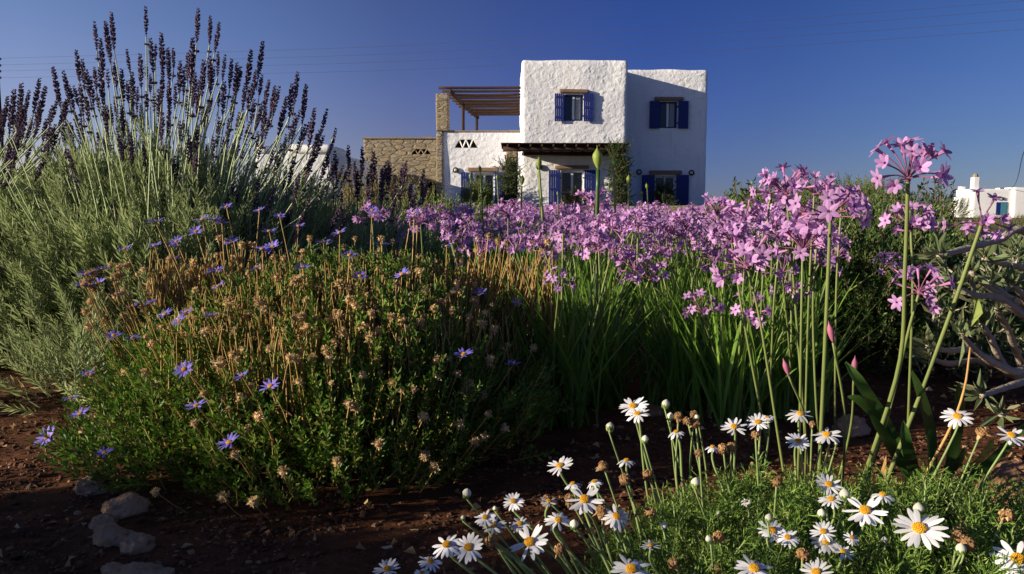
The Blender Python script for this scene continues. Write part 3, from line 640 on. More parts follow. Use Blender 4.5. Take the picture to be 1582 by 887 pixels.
fel = [(350,320),(240,343),(313,339),(332,340),(343,345),(303,358),(401,325),(432,334),(461,350),(416,358),(273,373),(264,381),(239,380),(193,385),(267,401),(357,373),(159,416),(134,424),(128,440),(405,385),(421,382),(337,418),(328,420),(397,415),(468,414),(338,442),(180,455),(205,473),(233,468),(288,483),(277,496),(255,486),(325,488),(176,519),(205,523),(285,571),(374,581),(418,597),(135,578),(304,627),(354,684),(162,700),(124,640),(110,616),(690,381),(621,424),(635,337),(645,345),(716,548),(793,563),(800,468),(812,417),(556,427),(500,375),(525,360),(575,325),(152,438),(710,410),(640,330),(590,378),(742,452),(860,425),(540,395)]
for i, (px, py) in enumerate(fel):
    tip = on_mound(px, py, cF, rF, 1.2 if py > 400 else 1.32); tip[2] = max(tip[2], .03); s_ = rng.uniform(.72, .98)
    b_ = cF + (tip - cF) * [.8, .8, .45]; b_[2] = max(0.01, min(b_[2], tip[2] - .04))
    st = stalk_mesh(b_, tip, .0011, 6, .08).build('flower_stalk', M['fel_stem'], bd, cF)
    nrm_ = unit(np.array([rng.uniform(-.5, .15), rng.uniform(-.45, .2) - (.5 if i % 5 == 0 else 0), 1])); F_ = frames([tip - cF], nrm_, s_)[0]
    h = mobj('flower_head', FELM[i % 4], st, F_); 
    F3 = F_.copy(); F3[:3, 3] += nrm_ * .001; mobj('flower_disc', FDISC, st, F3)
# lone blossom lying low by the stones
def puff(seed, r=.0075):
    m = MB(); rr = np.random.default_rng(seed); ball(m, [0, 0, 0], r * .62, .8, 0, 8, 5); k = kite(r * .8, r * .3, .7, .1)
    dd = unit(rr.normal(0, 1, (46, 3)) + [0, 0, .35]); m.inst(k, frames(dd * r * .25, dd, rr.uniform(.7, 1.15, 46))); return m
PUF = [puff(i) for i in range(4)]; PUFM = [q_.mesh('seed_head', M['puff']) for q_ in PUF]
spare, spst = MB(), MB(); cnt = 0
big_heads = [(402,468,1.5),(340,562,1.8),(571,522,1.5),(655,645,1.3),(585,686,1.3),(656,703,1.3),(672,722,1.3),(757,557,1.4),(640,603,1),(345,768,1.3),(391,776,1.2),(520,714,1.2),(438,730,1.3),(362,703,1.1),(465,490,1.3),(620,495,1.3),(505,545,1.2),(707,577,1),(733,683,1.2),(748,675,1.2),(550,632,1),(440,510,1.1),(300,655,1),(240,760,1.0),(455,555,1.2),(755,640,1)]
hp = [(on_mound(px, py, cF, rF, 1.14), s_) for px, py, s_ in big_heads]
while len(hp) < 340:
    px = rng.uniform(130, 850); py = rng.triangular(350, 410, 680)
    if py > 520 and rng.random() < .5: continue
    if px < 300 and py < 400: continue
    hp.append((on_mound(px, py, cF, rF, rng.uniform(1.0, 1.18)), rng.uniform(.65, 1.3)))
for i, (tip, s_) in enumerate(hp):
    if tip[2] < .03: tip[2] = .03
    b_ = cF + (tip - cF) * [.88, .88, .5]; b_[2] = min(b_[2], tip[2] - .06); b_[2] = max(b_[2], .0); F_ = frames([tip], unit([rng.normal(0, .3), rng.normal(0, .3), 1]), s_)[0]
    if cnt < 95:
        st = stalk_mesh(b_, tip, .0010, 6, .06).build('seed_stalk', M['fel_stem'], bd, cF); F_[:3, 3] -= cF; mobj('seed_head', PUFM[i % 4], st, F_); cnt += 1
    else: spare.inst(PUF[i % 4], F_[None]); stalk_mesh(b_, tip, .0010, 6, .06, mb=spst)
for i in range(2000):  # bare upright stems over the crown
    px = rng.uniform(230, 860); py = rng.triangular(380, 415, 540); tip = on_mound(px, py, cF, rF, rng.uniform(1.0, 1.16)); b_ = tip - np.array([rng.normal(0, .012), rng.normal(0, .012), rng.uniform(.07, .13)]); b_[2] = max(b_[2], 0); stalk_mesh(b_, tip, .0009, 5, .05, mb=spst)
tag(spare.build('seed_heads', M['puff'], bd, cF), kind='stuff'); tag(spst.build('dry_stems', M['fel_stem'], bd, cF), kind='stuff')
# fallen blue flower
fp = P(70, 702, gY(702) - .03); fl = empty('fallen_flower', (fp[0], fp[1], .01), 'single blue daisy low over the red soil left of the stones', 'flower', None)
m = MB(); tube(m, [[0, 0, 0], [.004, .002, .03]], .001, 4); m.build('stalk', M['fel_stem'], fl); F_ = frames([[.004, .002, .03]], [-.3, -.7, .8], 1.3, 0)[0]; mobj('petals', FELM[0], fl, F_); mobj('flower_disc', FDISC, fl, F_)

# ------------------------------------------------------------------ society garlic
def floret(seed=0, open_=1.0):
    m = MB(); r = np.random.default_rng(seed)
    tube(m, [[0, 0, 0], [0, 0, .006], [0, 0, .016]], [.0012, .0016, .0026], 6, 1, False)
    for i in range(6):
        a = i * math.pi / 3 + r.uniform(-.08, .08); el = (.35 if i % 2 else .22) + (1 - open_) * 1.0 + r.uniform(-.1, .1)
        B = tr(0, 0, .0155) @ rot('Z', a) @ tr(.0015, 0, 0) @ rot('Y', math.pi / 2 - el)
        blade(m, .0112, .0062, 3, .25, 0, B, lambda u: np.sin(np.clip(.2 + u * .72, 0, 1) * math.pi) ** .7, .18)
    return m
FLO = [floret(i, 1 if i < 4 else .35) for i in range(6)]; FLOM = [f_.mesh('floret', [M['g_petal'], M['g_tube']]) for f_ in FLO]
def umbel_layout(n, seed, flat=.3, r0=.022):
    r = np.random.default_rng(seed); out = []
    for i in range(n):
        a = i * 2.4 + r.uniform(-.3, .3); el = r.uniform(flat - .35, flat + .75) if i < n * .75 else r.uniform(.8, 1.4)
        out.append((np.array([math.cos(a) * math.cos(el), math.sin(a) * math.cos(el), math.sin(el)]), r0 * r.uniform(.75, 1.2)))
    return out
def umbel(n, seed):
    m = MB()
    for i, (d_, l) in enumerate(umbel_layout(n, seed)):
        tube(m, [[0, 0, 0], d_ * l * .6, d_ * l], .0007, 3, 1, False); dd = unit(d_ + [0, 0, rng.uniform(-.3, .2)])
        m.inst(FLO[rng.integers(0, 6) if rng.random() < .6 else rng.integers(0, 4)], frames([d_ * l], dd, rng.uniform(.72, 1.0)))
    ball(m, [0, 0, 0], .0025, 1.2, 1, 5, 4); return m
UMB = [umbel(n_, 50 + i).mesh('flower_head', [M['g_petal'], M['g_tube']]) for i, n_ in enumerate((11, 13, 15, 12, 9))]
def garlic_leaves(n, H, spread, seed):
    m = MB(); r = np.random.default_rng(seed)
    for i in range(n):
        a = r.uniform(0, 6.28); t = abs(r.normal(0, .22)) * spread; L = H * r.uniform(.65, 1.1)
        B = tr(*(r.normal(0, .028, 2)), 0) @ rot('Z', a) @ rot('Y', t) @ rot('Z', r.uniform(-.5, .5)); blade(m, L, .0085 * r.uniform(.7, 1.15), 6, r.uniform(.1, .9), 0, B, lambda u: np.clip(1.02 - u ** 2.5, .05, 1), .35)
    return m
GL = [garlic_leaves(46, .36, 1, 70 + i).mesh('leaves', M['g_leaf']) for i in range(4)]
GLB = [garlic_leaves(75, .33, 1.3, 80 + i).mesh('leaves', M['g_leaf']) for i in range(2)]
GS = []
for i in range(5):
    m = MB(); bx_, by_ = rng.normal(0, .03, 2); tube(m, smooth_pts([[0, 0, 0], [bx_ * .3, by_ * .3, .5], [bx_, by_, 1.]], 7), np.array([.0028, .0026, .0025, .0024, .0022, .002, .0019]), 5, 0, False)
    GS.append((m.mesh('flower_stalk', M['g_stem'], smooth=True), np.array([bx_, by_, 1.])))
def clump(c, nst, zlo, zhi, label, group, leaves, spread=.11):
    c = np.array([c[0], c[1], gz(c[0], c[1])]); root = empty('garlic_clump', c, label, 'flowering plant', group)
    mobj('leaves', leaves, root, np.array(Matrix.Rotation(rng.uniform(0, 6.28), 4, 'Z') @ Matrix.Scale(rng.uniform(.85, 1.12), 4)))
    for i in range(nst):
        h = rng.uniform(zlo, zhi); lean = rng.normal(0, spread, 2); k = rng.integers(0, 5); me, e = GS[k]
        dv = np.array([lean[0], lean[1], h]); M_ = frames([[*rng.normal(0, .02, 2), 0]], dv, 1)[0]; M_[:3, 2] *= np.linalg.norm(dv)
        # stalk scaled only along its length: radii stay true
        o_ = mobj('flower_stalk', me, root, M_)
        top = M_[:3, :3] @ e + M_[:3, 3]; F_ = frames([top], [lean[0] * 1.5 + rng.normal(0, .08), lean[1] * 1.5 + rng.normal(0, .08), h], rng.uniform(.62, 1.12))[0]
        fh = mobj('flower_head', UMB[rng.integers(0, 5)], o_); fh.matrix_parent_inverse = Matrix(np.linalg.inv(M_).tolist()); fh.matrix_basis = Matrix(F_.tolist())
    return root
taken = []
def far_enough(x, y, dmin):
    for a, b_ in taken:
        if (a - x) ** 2 + (b_ - y) ** 2 < dmin * dmin: return False
    taken.append((x, y)); return True
# front row clumps (their leaves are seen down to the soil)
for i, (px, py, lab) in enumerate(((1085, 612, 'society garlic clump nearest the camera, its grassy leaves rising from the red soil'), (1180, 590, 'front society garlic clump below the lilac heads, right of the nearest clump'), (905, 590, 'front society garlic clump beside the tall green bud stem'), (830, 560, 'society garlic clump just right of the blue daisy bush'), (1240, 560, 'front society garlic clump at the right end of the row'), (868, 655, 'society garlic clump in deep shade right beside the blue daisy bush'), (935, 625, 'society garlic clump round the foot of the tallest green bud stem'), (1130, 655, 'society garlic clump right behind the withered daisy heads'), (1215, 640, 'society garlic clump at the foot of the low twin sprays'), (1050, 635, 'society garlic clump beside the flat reddish stone'))):
    Y = gY(py); c = P(px, py, Y); taken.append((c[0], c[1])); clump(c, rng.integers(3, 6), .32, .39, lab, 'society garlic clumps with lilac flowers', GLB[i % 2], .1)
GLAB = 'lilac flowered society garlic clump in the dense bed before the house'
tries = 0; nc = 0
while tries < 6000 and nc < 150:
    tries += 1; Y = 2.0 + 7.5 * rng.random() ** 1.5; lo = 600 if Y > 2.8 else 740; hi = 1230 if Y < 4 else 1150
    px = rng.uniform(lo, hi); x = (px - 791) / FPX * Y
    if Y < 2.75 and 930 < px < 1015: continue
    if far_enough(x, Y, .14 + .025 * (Y - 2)):
        nc += 1; clump((x, Y), rng.integers(4, 8), .33, .415 if Y < 4 else .435, GLAB, 'society garlic clumps with lilac flowers', GL[rng.integers(0, 4)], .12)
# single tall stalks in front, each floret its own piece
near = [
 (1403, 276, .97, [(1398, 420, 1.0), (1388, 570, 1.05), (1330, 750, 1.12)], 1.15, 12, 'tallest pink garlic flower, whole head against the sky left of the far cottage'),
 (1283, 338, 1.03, [(1277, 480, 1.05), (1268, 680, 1.1)], 1.2, 17, 'large pink garlic head on a thick brownish stem, right of the lilac bed'),
 (1215, 300, 1.28, [(1225, 420, 1.3), (1240, 620, 1.35)], 1.15, 14, 'pink garlic head reaching above the scrub line, right of the house'),
 (1407, 355, 1.25, [(1410, 450, 1.25), (1405, 600, 1.3)], 1.15, 11, 'pink garlic head directly beneath the tallest pink one'),
 (1517, 345, 1.0, [(1470, 480, 1.03), (1410, 640, 1.08), (1345, 820, 1.12)], 1.0, 7, 'pink garlic head on a long slanting stem in front of the far cottage'),
 (1420, 452, 1.05, [(1404, 510, 1.06), (1370, 650, 1.12), (1330, 770, 1.15)], 1.0, 8, 'low purple garlic head beside the grey woody branches'),
 (1240, 388, 1.2, [(1238, 500, 1.2), (1236, 640, 1.25), (1232, 760, 1.3)], 1.15, 15, 'pink garlic head just left of the thick brownish stem'),
 (1155, 415, 1.3, [(1175, 500, 1.3), (1200, 660, 1.32)], 1.4, 12, 'wide flat pink garlic spray over the green stems'),
 (1083, 482, 1.6, [(1110, 560, 1.62), (1150, 650, 1.65)], 1.1, 7, 'small low garlic spray left of its twin above the daisies'),
 (1157, 488, 1.55, [(1150, 560, 1.56), (1140, 660, 1.6)], 1.15, 7, 'small low garlic spray right of its twin above the daisies'),
 (1222, 448, 1.6, [(1222, 540, 1.6), (1215, 640, 1.65)], 1.0, 8, 'small garlic head below the pink heads on the right'),
 (1006, 432, 1.7, [(1040, 530, 1.72), (1080, 610, 1.8)], 1.1, 9, 'drooping lilac garlic head over the bare gap in the bed'),
 (885, 372, 1.75, [(870, 450, 1.8), (850, 560, 1.9)], 1.25, 13, 'full lilac garlic head at the front left of the bed'),
 (918, 320, 2.0, [(925, 420, 2.0), (930, 560, 2.05)], 1.2, 13, 'lilac garlic head standing in front of the porch window'),
 (1150, 345, 1.6, [(1160, 450, 1.6), (1170, 600, 1.7)], 1.2, 13, 'lilac garlic head right of the house corner over the bed'),
 (1258, 300, 1.45, [(1250, 450, 1.45), (1245, 620, 1.5)], 1.05, 11, 'pink garlic head tucked behind the large head on the thick stem'),
 (1108, 330, 1.9, [(1110, 430, 1.9), (1120, 580, 1.95)], 1.15, 12, 'lilac garlic head below the right corner of the house'),
 (1205, 372, 1.5, [(1195, 480, 1.5), (1190, 620, 1.6)], 1.1, 12, 'lilac garlic head between the wide flat spray and the scrub'),
 (650, 345, 2.1, [(655, 430, 2.15), (660, 520, 2.2)], 1.1, 12, 'violet garlic head beside the small lavender bush'),
 (575, 338, 2.2, [(580, 430, 2.2), (585, 520, 2.25)], 1.1, 12, 'leftmost violet garlic head, against the lavender'),
 (1262, 372, 1.4, [(1256, 480, 1.4), (1262, 640, 1.45), (1268, 740, 1.5)], 1.1, 11, 'pink garlic head low behind the thick brownish stem'),
 (1190, 300, 1.6, [(1178, 440, 1.6), (1172, 640, 1.65)], 1.0, 10, 'pink garlic head in the left part of the tall cluster on the skyline'),
 (1130, 372, 1.45, [(1150, 500, 1.45), (1185, 680, 1.5)], 1.05, 10, 'lilac garlic head left of the wide flat spray'),
 (1300, 318, 1.5, [(1292, 450, 1.5), (1290, 640, 1.55)], 1.0, 10, 'pink garlic head peeping out right of the large one on the thick stem'),
 (1180, 350, 1.7, [(1165, 460, 1.7), (1135, 640, 1.75)], 1.0, 10, 'lilac garlic head with its stem leaning left over the clump'),
 (1060, 352, 1.8, [(1085, 460, 1.8), (1112, 630, 1.85)], 1.1, 11, 'lilac garlic head under the right-hand door of the house'),
 (985, 350, 1.9, [(990, 450, 1.9), (1040, 620, 1.95)], 1.1, 11, 'lilac garlic head just right of the tallest green bud stem'),
 (1240, 330, 1.7, [(1215, 450, 1.7), (1165, 640, 1.75)], 1.0, 10, 'pink garlic head with a stem slanting to the left at the skyline'),
 (785, 335, 2.3, [(785, 430, 2.3), (790, 520, 2.3)], 1.15, 12, 'lilac garlic head below the dark climber of the left pillar'),
]
for k, (px, py, Y, path, s_, nf, lab) in enumerate(near):
    top = P(px, py, Y); pts = [top] + [P(*q_) for q_ in path]; last, prev = pts[-1], pts[-2]
    g_ = last + (last - prev) / max(1e-3, (prev[2] - last[2])) * last[2] if last[2] > .02 else last; g_ = last + np.clip(g_ - last, -.12, .12) * [1, 1, 0] + [0, 0, -last[2]]
    if last[2] < .02: pts = pts[:-1]
    pts = pts + [g_] ; base = np.array([g_[0], g_[1], 0.]); root = empty('garlic_flower', base, lab, 'garlic flower', 'single society garlic flowers in front')
    thick = .0029 if k in (0, 1, 4) else .0022
    m = MB(); tube(m, smooth_pts(pts, 22), np.linspace(thick * .8, thick * 1.15, 22), 8, 0, False); m.build('stalk', M['g_stem'], root, base, True)
    m = MB(); ball(m, top, .0035, 1.3, 0, 8, 5); nf = int(nf * 1.35); lay = umbel_layout(nf, 200 + k, -.1 if nf < 12 else .25, (.027 if k == 0 else .025) * s_)
    up = unit(top - pts[1]) if k != 4 else np.array([.1, -.1, 1]); A = frames([[0, 0, 0]], up, 1, 0)[0][:3, :3]
    ends = []
    for d_, l in lay:
        if nf < 12: d_ = unit(d_ * [1, .6, .8])
        dd = A @ d_; e = top + dd * l; tube(m, smooth_pts([top, top + dd * l * .55 + [0, 0, .002], e], 5), .0009, 5, 0, False); ends.append((e, dd))
    um = m.build('umbel', M['g_ped'], root, base, True)
    for i, (e, dd) in enumerate(ends):
        F_ = frames([e - base], unit(dd + rng.normal(0, .15, 3) + [0, -.12, -.1]), s_ * rng.uniform(.9, 1.15) * .84)[0]
        mobj('floret', FLOM[i % 4 if i % 5 else 4 + i % 2], um, F_)
# pink closed buds on thin stems
def budmesh(L, W, neck, mat, seed=0, tip=.3):
    m = MB(); u = np.linspace(0, 1, 12); r = np.where(u < .55, np.sin(u / .55 * math.pi / 2) ** .8, np.cos((u - .55) / .45 * math.pi / 2) ** (1.2 + tip)); r = np.maximum(r, .06)
    tube(m, np.stack([0 * u, 0 * u, u * L], -1), r * W / 2, 10); return m
for k, (px, py, Y, bx_, by_, lab) in enumerate(((1287, 530, 1.05, 1300, 760, 'closed pink garlic bud on a thin stem beside the thick brownish stem'), (1319, 582, 1.1, 1290, 720, 'closed pink garlic bud above the broad strap leaves'), (1219, 582, 1.2, 1245, 720, 'closed pink garlic bud low among the green stems'))):
    b0 = P(px, py, Y); g_ = P(bx_, by_, Y + .1); g_[2] = 0; root = empty('garlic_bud', (g_[0], g_[1], 0), lab, 'flower bud', 'closed pink garlic buds')
    m = MB(); tube(m, smooth_pts([b0, (b0 + g_) / 2 + [.01, 0, .02], g_], 12), np.linspace(.0016, .0022, 12), 6); m.build('stalk', M['g_stem'], root, root.location, True)
    F_ = frames([b0 - np.array(root.location)], unit([(-.25, .02, -.35)[k], 0, 1]), 1)[0]; mobj('bud', budmesh(.030, .0085, 0, None).mesh('bud', M['pinkbud'], smooth=True), root, F_)
# agapanthus buds
for k, (px, py, Y, s_, bp_, lab) in enumerate((
 (924, 262, 1.95, 1.45, 932, 'tallest green bud stem with a pointed swollen bud in front of the porch'), (833, 262, 2.6, 1.1, 838, 'green bud stem in front of the lit porch wall'), (832, 274, 3.2, .7, 842, 'short round green bud just under the one before the porch wall'),
 (948, 262, 2.7, 1.05, 956, 'green pointed bud in front of the climber on the right pillar'), (806, 287, 2.6, .95, 812, 'green round bud beside the left pillar climber'), (742, 268, 2.9, .8, 748, 'green bud in front of the glass of the left door'), (727, 278, 2.9, .7, 733, 'small green bud before the left door shutter'),
 (971, 286, 2.6, .9, 974, 'yellow-green bud in the shade left of the right-hand door'), (1000, 293, 3., .65, 1002, 'small pale bud before the right-hand door shutter'), (992, 303, 3.1, .55, 994, 'tiny pale bud low before the right-hand door'), (715, 316, 2.8, .7, 718, 'low fat green bud at the foot of the left door'),
 (942, 292, 3., .6, 948, 'thin green bud behind the pointed one at the right pillar'), (862, 303, 3.3, .55, 864, 'tiny green bud under the porch window'), (872, 310, 3., .6, 874, 'low rounded bud beneath the porch window'), (768, 278, 3.2, .55, 774, 'tiny green bud at the right shutter of the left door'))):
    b0 = P(px, py, Y); g_ = P(bp_, 400, Y + .03); g_[2] = 0; root = empty('agapanthus_bud', (g_[0], g_[1], 0), lab, 'flower bud', 'green agapanthus buds on tall stems'); r0 = .0042 * s_
    m = MB(); tube(m, smooth_pts([b0, (b0 * .5 + g_ * .5) + rng.normal(0, .006, 3), g_], 14), np.linspace(r0 * .8, r0 * 1.3, 14), 7); m.build('stalk', M['g_stem'] if k else M['strap'], root, root.location, True)
    F_ = frames([b0 - np.array(root.location)], unit([rng.normal(-.05, .05), 0, 1]), 1)[0]; mobj('bud', budmesh(.040 * s_, .017 * s_, 0, None, tip=1.2).mesh('bud', M['bud'], smooth=True), root, F_)

# ------------------------------------------------------------------ white marguerites (front right)
cMg = np.array([.34, .80, 0.])
mg = empty('marguerite_bush', cMg, 'feathery green bush of white daisies with yellow centres in the lower right foreground', 'daisy bush')
def frond(seed):
    m = MB(); r = np.random.default_rng(seed); L = .05; tube(m, [[0, 0, 0], [.002, 0, L * .5], [.004, 0, L]], [.0011, .0009, .0006], 3, 1, False); k = kite(.018, .0019, .5, .05); k2 = kite(.009, .0016, .5, .05)
    for i in range(16):
        t = .15 + .85 * i / 15; a = i * 2.4; d_ = unit(np.array([math.cos(a) * .8, math.sin(a) * .8, .75])); p_ = np.array([.004 * t, 0, L * t]); s_ = 1.15 - .4 * t
        m.inst(k, frames([p_], d_, s_))
        for q_ in (.45, .7): m.inst(k2, frames([p_ + d_ * .018 * s_ * q_] * 2, [unit(d_ + r.normal(0, .5, 3)), unit(d_ + r.normal(0, .5, 3))], s_))
    return m
FR = [frond(i) for i in range(5)]
def mgz(x, y): # foliage top height
    return .17 + .05 * noise.noise(Vector((x * 6, y * 6, 1)))
pos, dd = [], []
while len(pos) < 640:
    px = rng.uniform(700, 1640); Y = rng.uniform(.70, 1.08) ** .8; x = (px - 791) / FPX * Y
    yt = np.interp(px, [700, 860, 960, 1060, 1150, 1350, 1450, 1640], [900, 868, 830, 770, 738, 745, 745, 780]) + 36 + 40 * noise.noise(Vector((x * 9, Y * 9, 1))) + max(0, .95 - Y) * 520 + max(0, .8 - Y) * 500
    h = P(px, yt, Y)[2]
    if h < .015: continue
    z = h * rng.random() ** .45; pos.append([x, Y, z]); dd.append([rng.normal(0, .45), rng.normal(-.15, .4), 1])
scatter(FR, np.array(pos), np.array(dd), rng.uniform(.55, 1.15, len(pos))).build('foliage', [M['m_leaf'], M['m_stem']], mg, cMg)
def marg(seed, n, droop=.25, cup=.1):
    m = MB(); petal_ring(m, n, .0200, .0054, cup, 0, .22, seed, 5, droop, .2, lambda u: np.interp(u, [0, .25, .6, .88, 1], [.45, .8, 1, .8, .3]), .07); return m
MG = [marg(0, 17).mesh('flower_head', M['m_petal'], smooth=True), marg(1, 15, .4, .05).mesh('flower_head', M['m_petal'], smooth=True), marg(2, 19, .15, .15).mesh('flower_head', M['m_petal'], smooth=True), marg(3, 14, .9, 0).mesh('flower_head', M['m_petal'], smooth=True), marg(4, 16, .6, .2).mesh('flower_head', M['m_petal'], smooth=True), marg(5, 18, -.1, .0).mesh('flower_head', M['m_petal'], smooth=True), marg(6, 15, .3, -.05).mesh('flower_head', M['m_petal'], smooth=True)]
MD = disc(.0062, .45, 1).mesh('flower_disc', M['yellow'])
fl = [(978,628,52,.3),(985,640,46,.1),(865,720,48,.25),(885,748,34,-.1),(903,772,64,.6),(952,798,52,.8),(793,775,38,.7),(750,800,40,.5),(762,812,46,.4),(803,810,40,.3),(818,838,70,.6),(690,842,55,.5),(724,846,58,.8),(665,868,44,.3),(598,880,48,.3),(652,886,30,.3),(848,775,36,.1),(862,804,50,.4),(968,712,36,-.05),(975,880,74,.4),
 (1171,653,42,.4),(1185,646,28,.1),(1134,660,44,.5),(1236,640,46,.2),(1233,682,42,.6),(1277,672,50,.3),(1280,749,46,.6),(1284,772,46,.1),(1336,789,70,.5),(1364,765,46,.0),(1193,820,52,.5),(1217,831,42,.4),(1272,822,45,.4),(1276,838,54,.4),(1302,853,40,.3),(1316,831,28,.8),(1420,817,90,.4),(1165,879,70,.3),(1261,885,62,.2),(1479,644,54,.35),(1562,673,50,.5),(1572,864,84,.6),(1152,776,18,.3),(1101,691,30,0),(918,745,34,.0),(1045,668,34,.0),(1005,843,34,.1)]
def mroot(tip, k=.55):
    b_ = np.array([tip[0] * .55 + cMg[0] * .45, min(max(tip[1] + .02, .72), .98), 0.]); b_[0] = max(b_[0], -.02 + .3 * (tip[0] > 0) * 0 + tip[0] * .6 + .08); return b_
def face(f): return unit(np.array([rng.uniform(-.35, .12), -f - .05, 1]))
for i, (px, py, wpx, f) in enumerate(fl):
    D = np.interp(py, [620, 700, 760, 885], [1.0, .92, .84, .72]) + rng.uniform(-.02, .02); tip = P(px, py, D); D = tip[1]; s_ = wpx * D / FPX / .0520; n_ = face(f)
    b_ = np.array([tip[0] + (cMg[0] - tip[0]) * rng.uniform(.15, .3), tip[1] + rng.uniform(-.02, .06), 0.]); mid = tip * .55 + b_ * .45 + np.array([0, 0, .0]) + rng.normal(0, .006, 3)
    m = MB(); tube(m, smooth_pts([tip - n_ * .003, tip - n_ * .02, mid, b_], 12), np.linspace(.0012, .0018, 12), 6); st = m.build('flower_stalk', M['m_stem'], mg, cMg, True)
    F_ = frames([tip - cMg], n_, s_)[0]; mobj('flower_head', MG[3 if f < .05 else (0, 1, 2, 4, 5, 6)[i % 6]], st, F_); F3 = F_.copy(); F3[:3, 3] += n_ * .0012; mobj('flower_disc', MD, st, F3)
def mbud():
    m = budmesh(.0125, .0098, 0, None, tip=-.4); m2 = MB(); m2.inst(m, np.eye(4)[None]); k = kite(.007, .003, .4, 0)
    for i in range(9): a = i * .7; m2.inst(k, np.array([tr(0, 0, .0005) @ rot('Z', a) @ tr(.0036, 0, 0) @ rot('Y', .3)]))
    m2.F = [(f, 0 if j == 0 or f.shape[1] > 4 else 1) if j < 3 else (f, 1) for j, (f, _) in enumerate(m2.F)]; return m2
BUDM = mbud().mesh('bud', [M['m_bud'], M['m_leaf']], smooth=True)
for px, py, s_ in ((941,668,1),(1027,632,1),(1035,650,.9),(995,685,.85),(720,770,1),(921,757,1),(1073,755,1),(886,818,.9),(1307,775,1.15),(1420,798,1.15),(1269,801,.9),(1186,808,.8),(1098,840,.7),(1109,798,.5),(1368,842,.7),(1484,858,1),(765,790,.5),(1078,648,.6),(715,805,.5),(1268,688,.5),(1291,690,.5),(1025,820,.8)):
    tip = P(px, py, np.interp(py, [620, 760, 885], [1.0, .84, .74]) + rng.uniform(-.03, .03)); b_ = np.array([tip[0] + (cMg[0] - tip[0]) * .25, tip[1] + .03, 0.]); m = MB(); tube(m, smooth_pts([tip, tip * .5 + b_ * .5 + rng.normal(0, .008, 3), b_], 10), np.linspace(.001, .0016, 10), 5); st = m.build('bud_stalk', M['m_stem'], mg, cMg, True)
    mobj('bud', BUDM, st, frames([tip - cMg], unit([rng.normal(0, .2), rng.normal(0, .2), 1]), s_)[0])
def dryhead(seed):
    m = MB(); r = np.random.default_rng(seed); ball(m, [0, 0, 0], .0062, .75, 0, 9, 6)
    for i in range(36): d_ = unit(r.normal(0, 1, 3) + [0, 0, .6]); ball(m, d_ * [.0058, .0058, .0045], .0013, 1.3, 0, 4, 3)
    for i in range(10):
        a = i * .628 + r.uniform(-.2, .2); B = rot('Z', a) @ tr(.004, 0, -.001) @ rot('Y', math.pi * r.uniform(.55, .85)); blade(m, .008 * r.uniform(.6, 1.1), .004, 3, r.uniform(.3, 1.6), 0, B, None, .4, r.uniform(-1, 1))
    return m
DRY = [dryhead(i).mesh('withered_head', M['m_dry']) for i in range(3)]
for i, (px, py, s_) in enumerate(((1048,643,1),(1062,650,.9),(1075,655,1),(932,720,1),(1001,733,1.1),(930,790,1.2),(965,740,1.2),(757,838,1),(1117,692,1),(1517,667,1.2),(1555,796,1.3),(1489,815,1.2),(1480,829,1.1),(1240,855,1),(1110,829,1),(1167,672,.9),(845,772,1),(880,770,1),(940,802,1),(1130,690,1),(1072,640,.9),(1200,745,.8),(1495,840,1.2),(865,848,1),(1005,790,1),(1080,700,.8),(1255,655,.7),(1040,870,1),(1110,880,1.1))):
    tip = P(px, py, np.interp(py, [620, 760, 885], [1.0, .84, .74]) + rng.uniform(-.03, .03)); s_ *= .9; b_ = np.array([tip[0] + (cMg[0] - tip[0]) * .25, tip[1] + .03, 0.]); m = MB(); tube(m, smooth_pts([tip, tip * .5 + b_ * .5 + rng.normal(0, .008, 3), b_], 10), np.linspace(.0011, .0016, 10), 5); st = m.build('withered_stalk', M['m_stem'], mg, cMg, True)
    mobj('withered_head', DRY[i % 3], st, frames([tip - cMg], unit([rng.normal(0, .4), rng.normal(-.2, .4), 1]), s_)[0])

# ------------------------------------------------------------------ strap-leaved plant and woody shrub at right
sb = P(1430, 740, 1.2); sb[2] = 0; sp = empty('strap_leaf_plant', sb, 'agapanthus plant with broad dark green strap leaves behind the white daisies', 'plant')
for path, wd in ((((1306, 559), (1335, 600), (1375, 665), (1405, 730)), .017), (((1310, 612), (1330, 620), (1365, 660), (1400, 730)), .014), (((1409, 573), (1428, 625), (1440, 680), (1440, 750)), .018), (((1481, 591), (1482, 640), (1472, 700), (1455, 755)), .017), (((1600, 640), (1545, 700), (1500, 740), (1450, 770)), .022), (((1534, 678), (1522, 700), (1500, 725), (1465, 760)), .018), (((1345, 640), (1365, 670), (1395, 720), (1420, 760)), .015), (((1395, 650), (1402, 690), (1415, 740), (1425, 775)), .018), (((1490, 690), (1480, 715), (1460, 740), (1445, 765)), .014)):
    pts = smooth_pts([P(x, y, 1.02 + .16 * t + rng.uniform(-.03, .03)) for (x, y), t in zip(path, (0, .35, .7, 1))] + [sb + rng.normal(0, .015, 3) * [1, 1, 0]], 12)
    u = np.linspace(0, 1, 12); wv = wd / 2 * np.interp(u, [0, .12, .4, 1], [.12, .75, 1, .8]); m = MB(); side = unit(np.cross(np.gradient(pts, axis=0), np.array([0, 1, .35]) + rng.normal(0, .3, 3)))
    v = np.stack([pts - side * wv[:, None], pts + [0, .003, -.003], pts + side * wv[:, None]], 1).reshape(-1, 3); q_ = [[i * 3 + k, i * 3 + k + 1, (i + 1) * 3 + k + 1, (i + 1) * 3 + k] for i in range(11) for k in (0, 1)]
    m.add(v, [q_]); m.build('leaf', M['strap'], sp, sb, True)
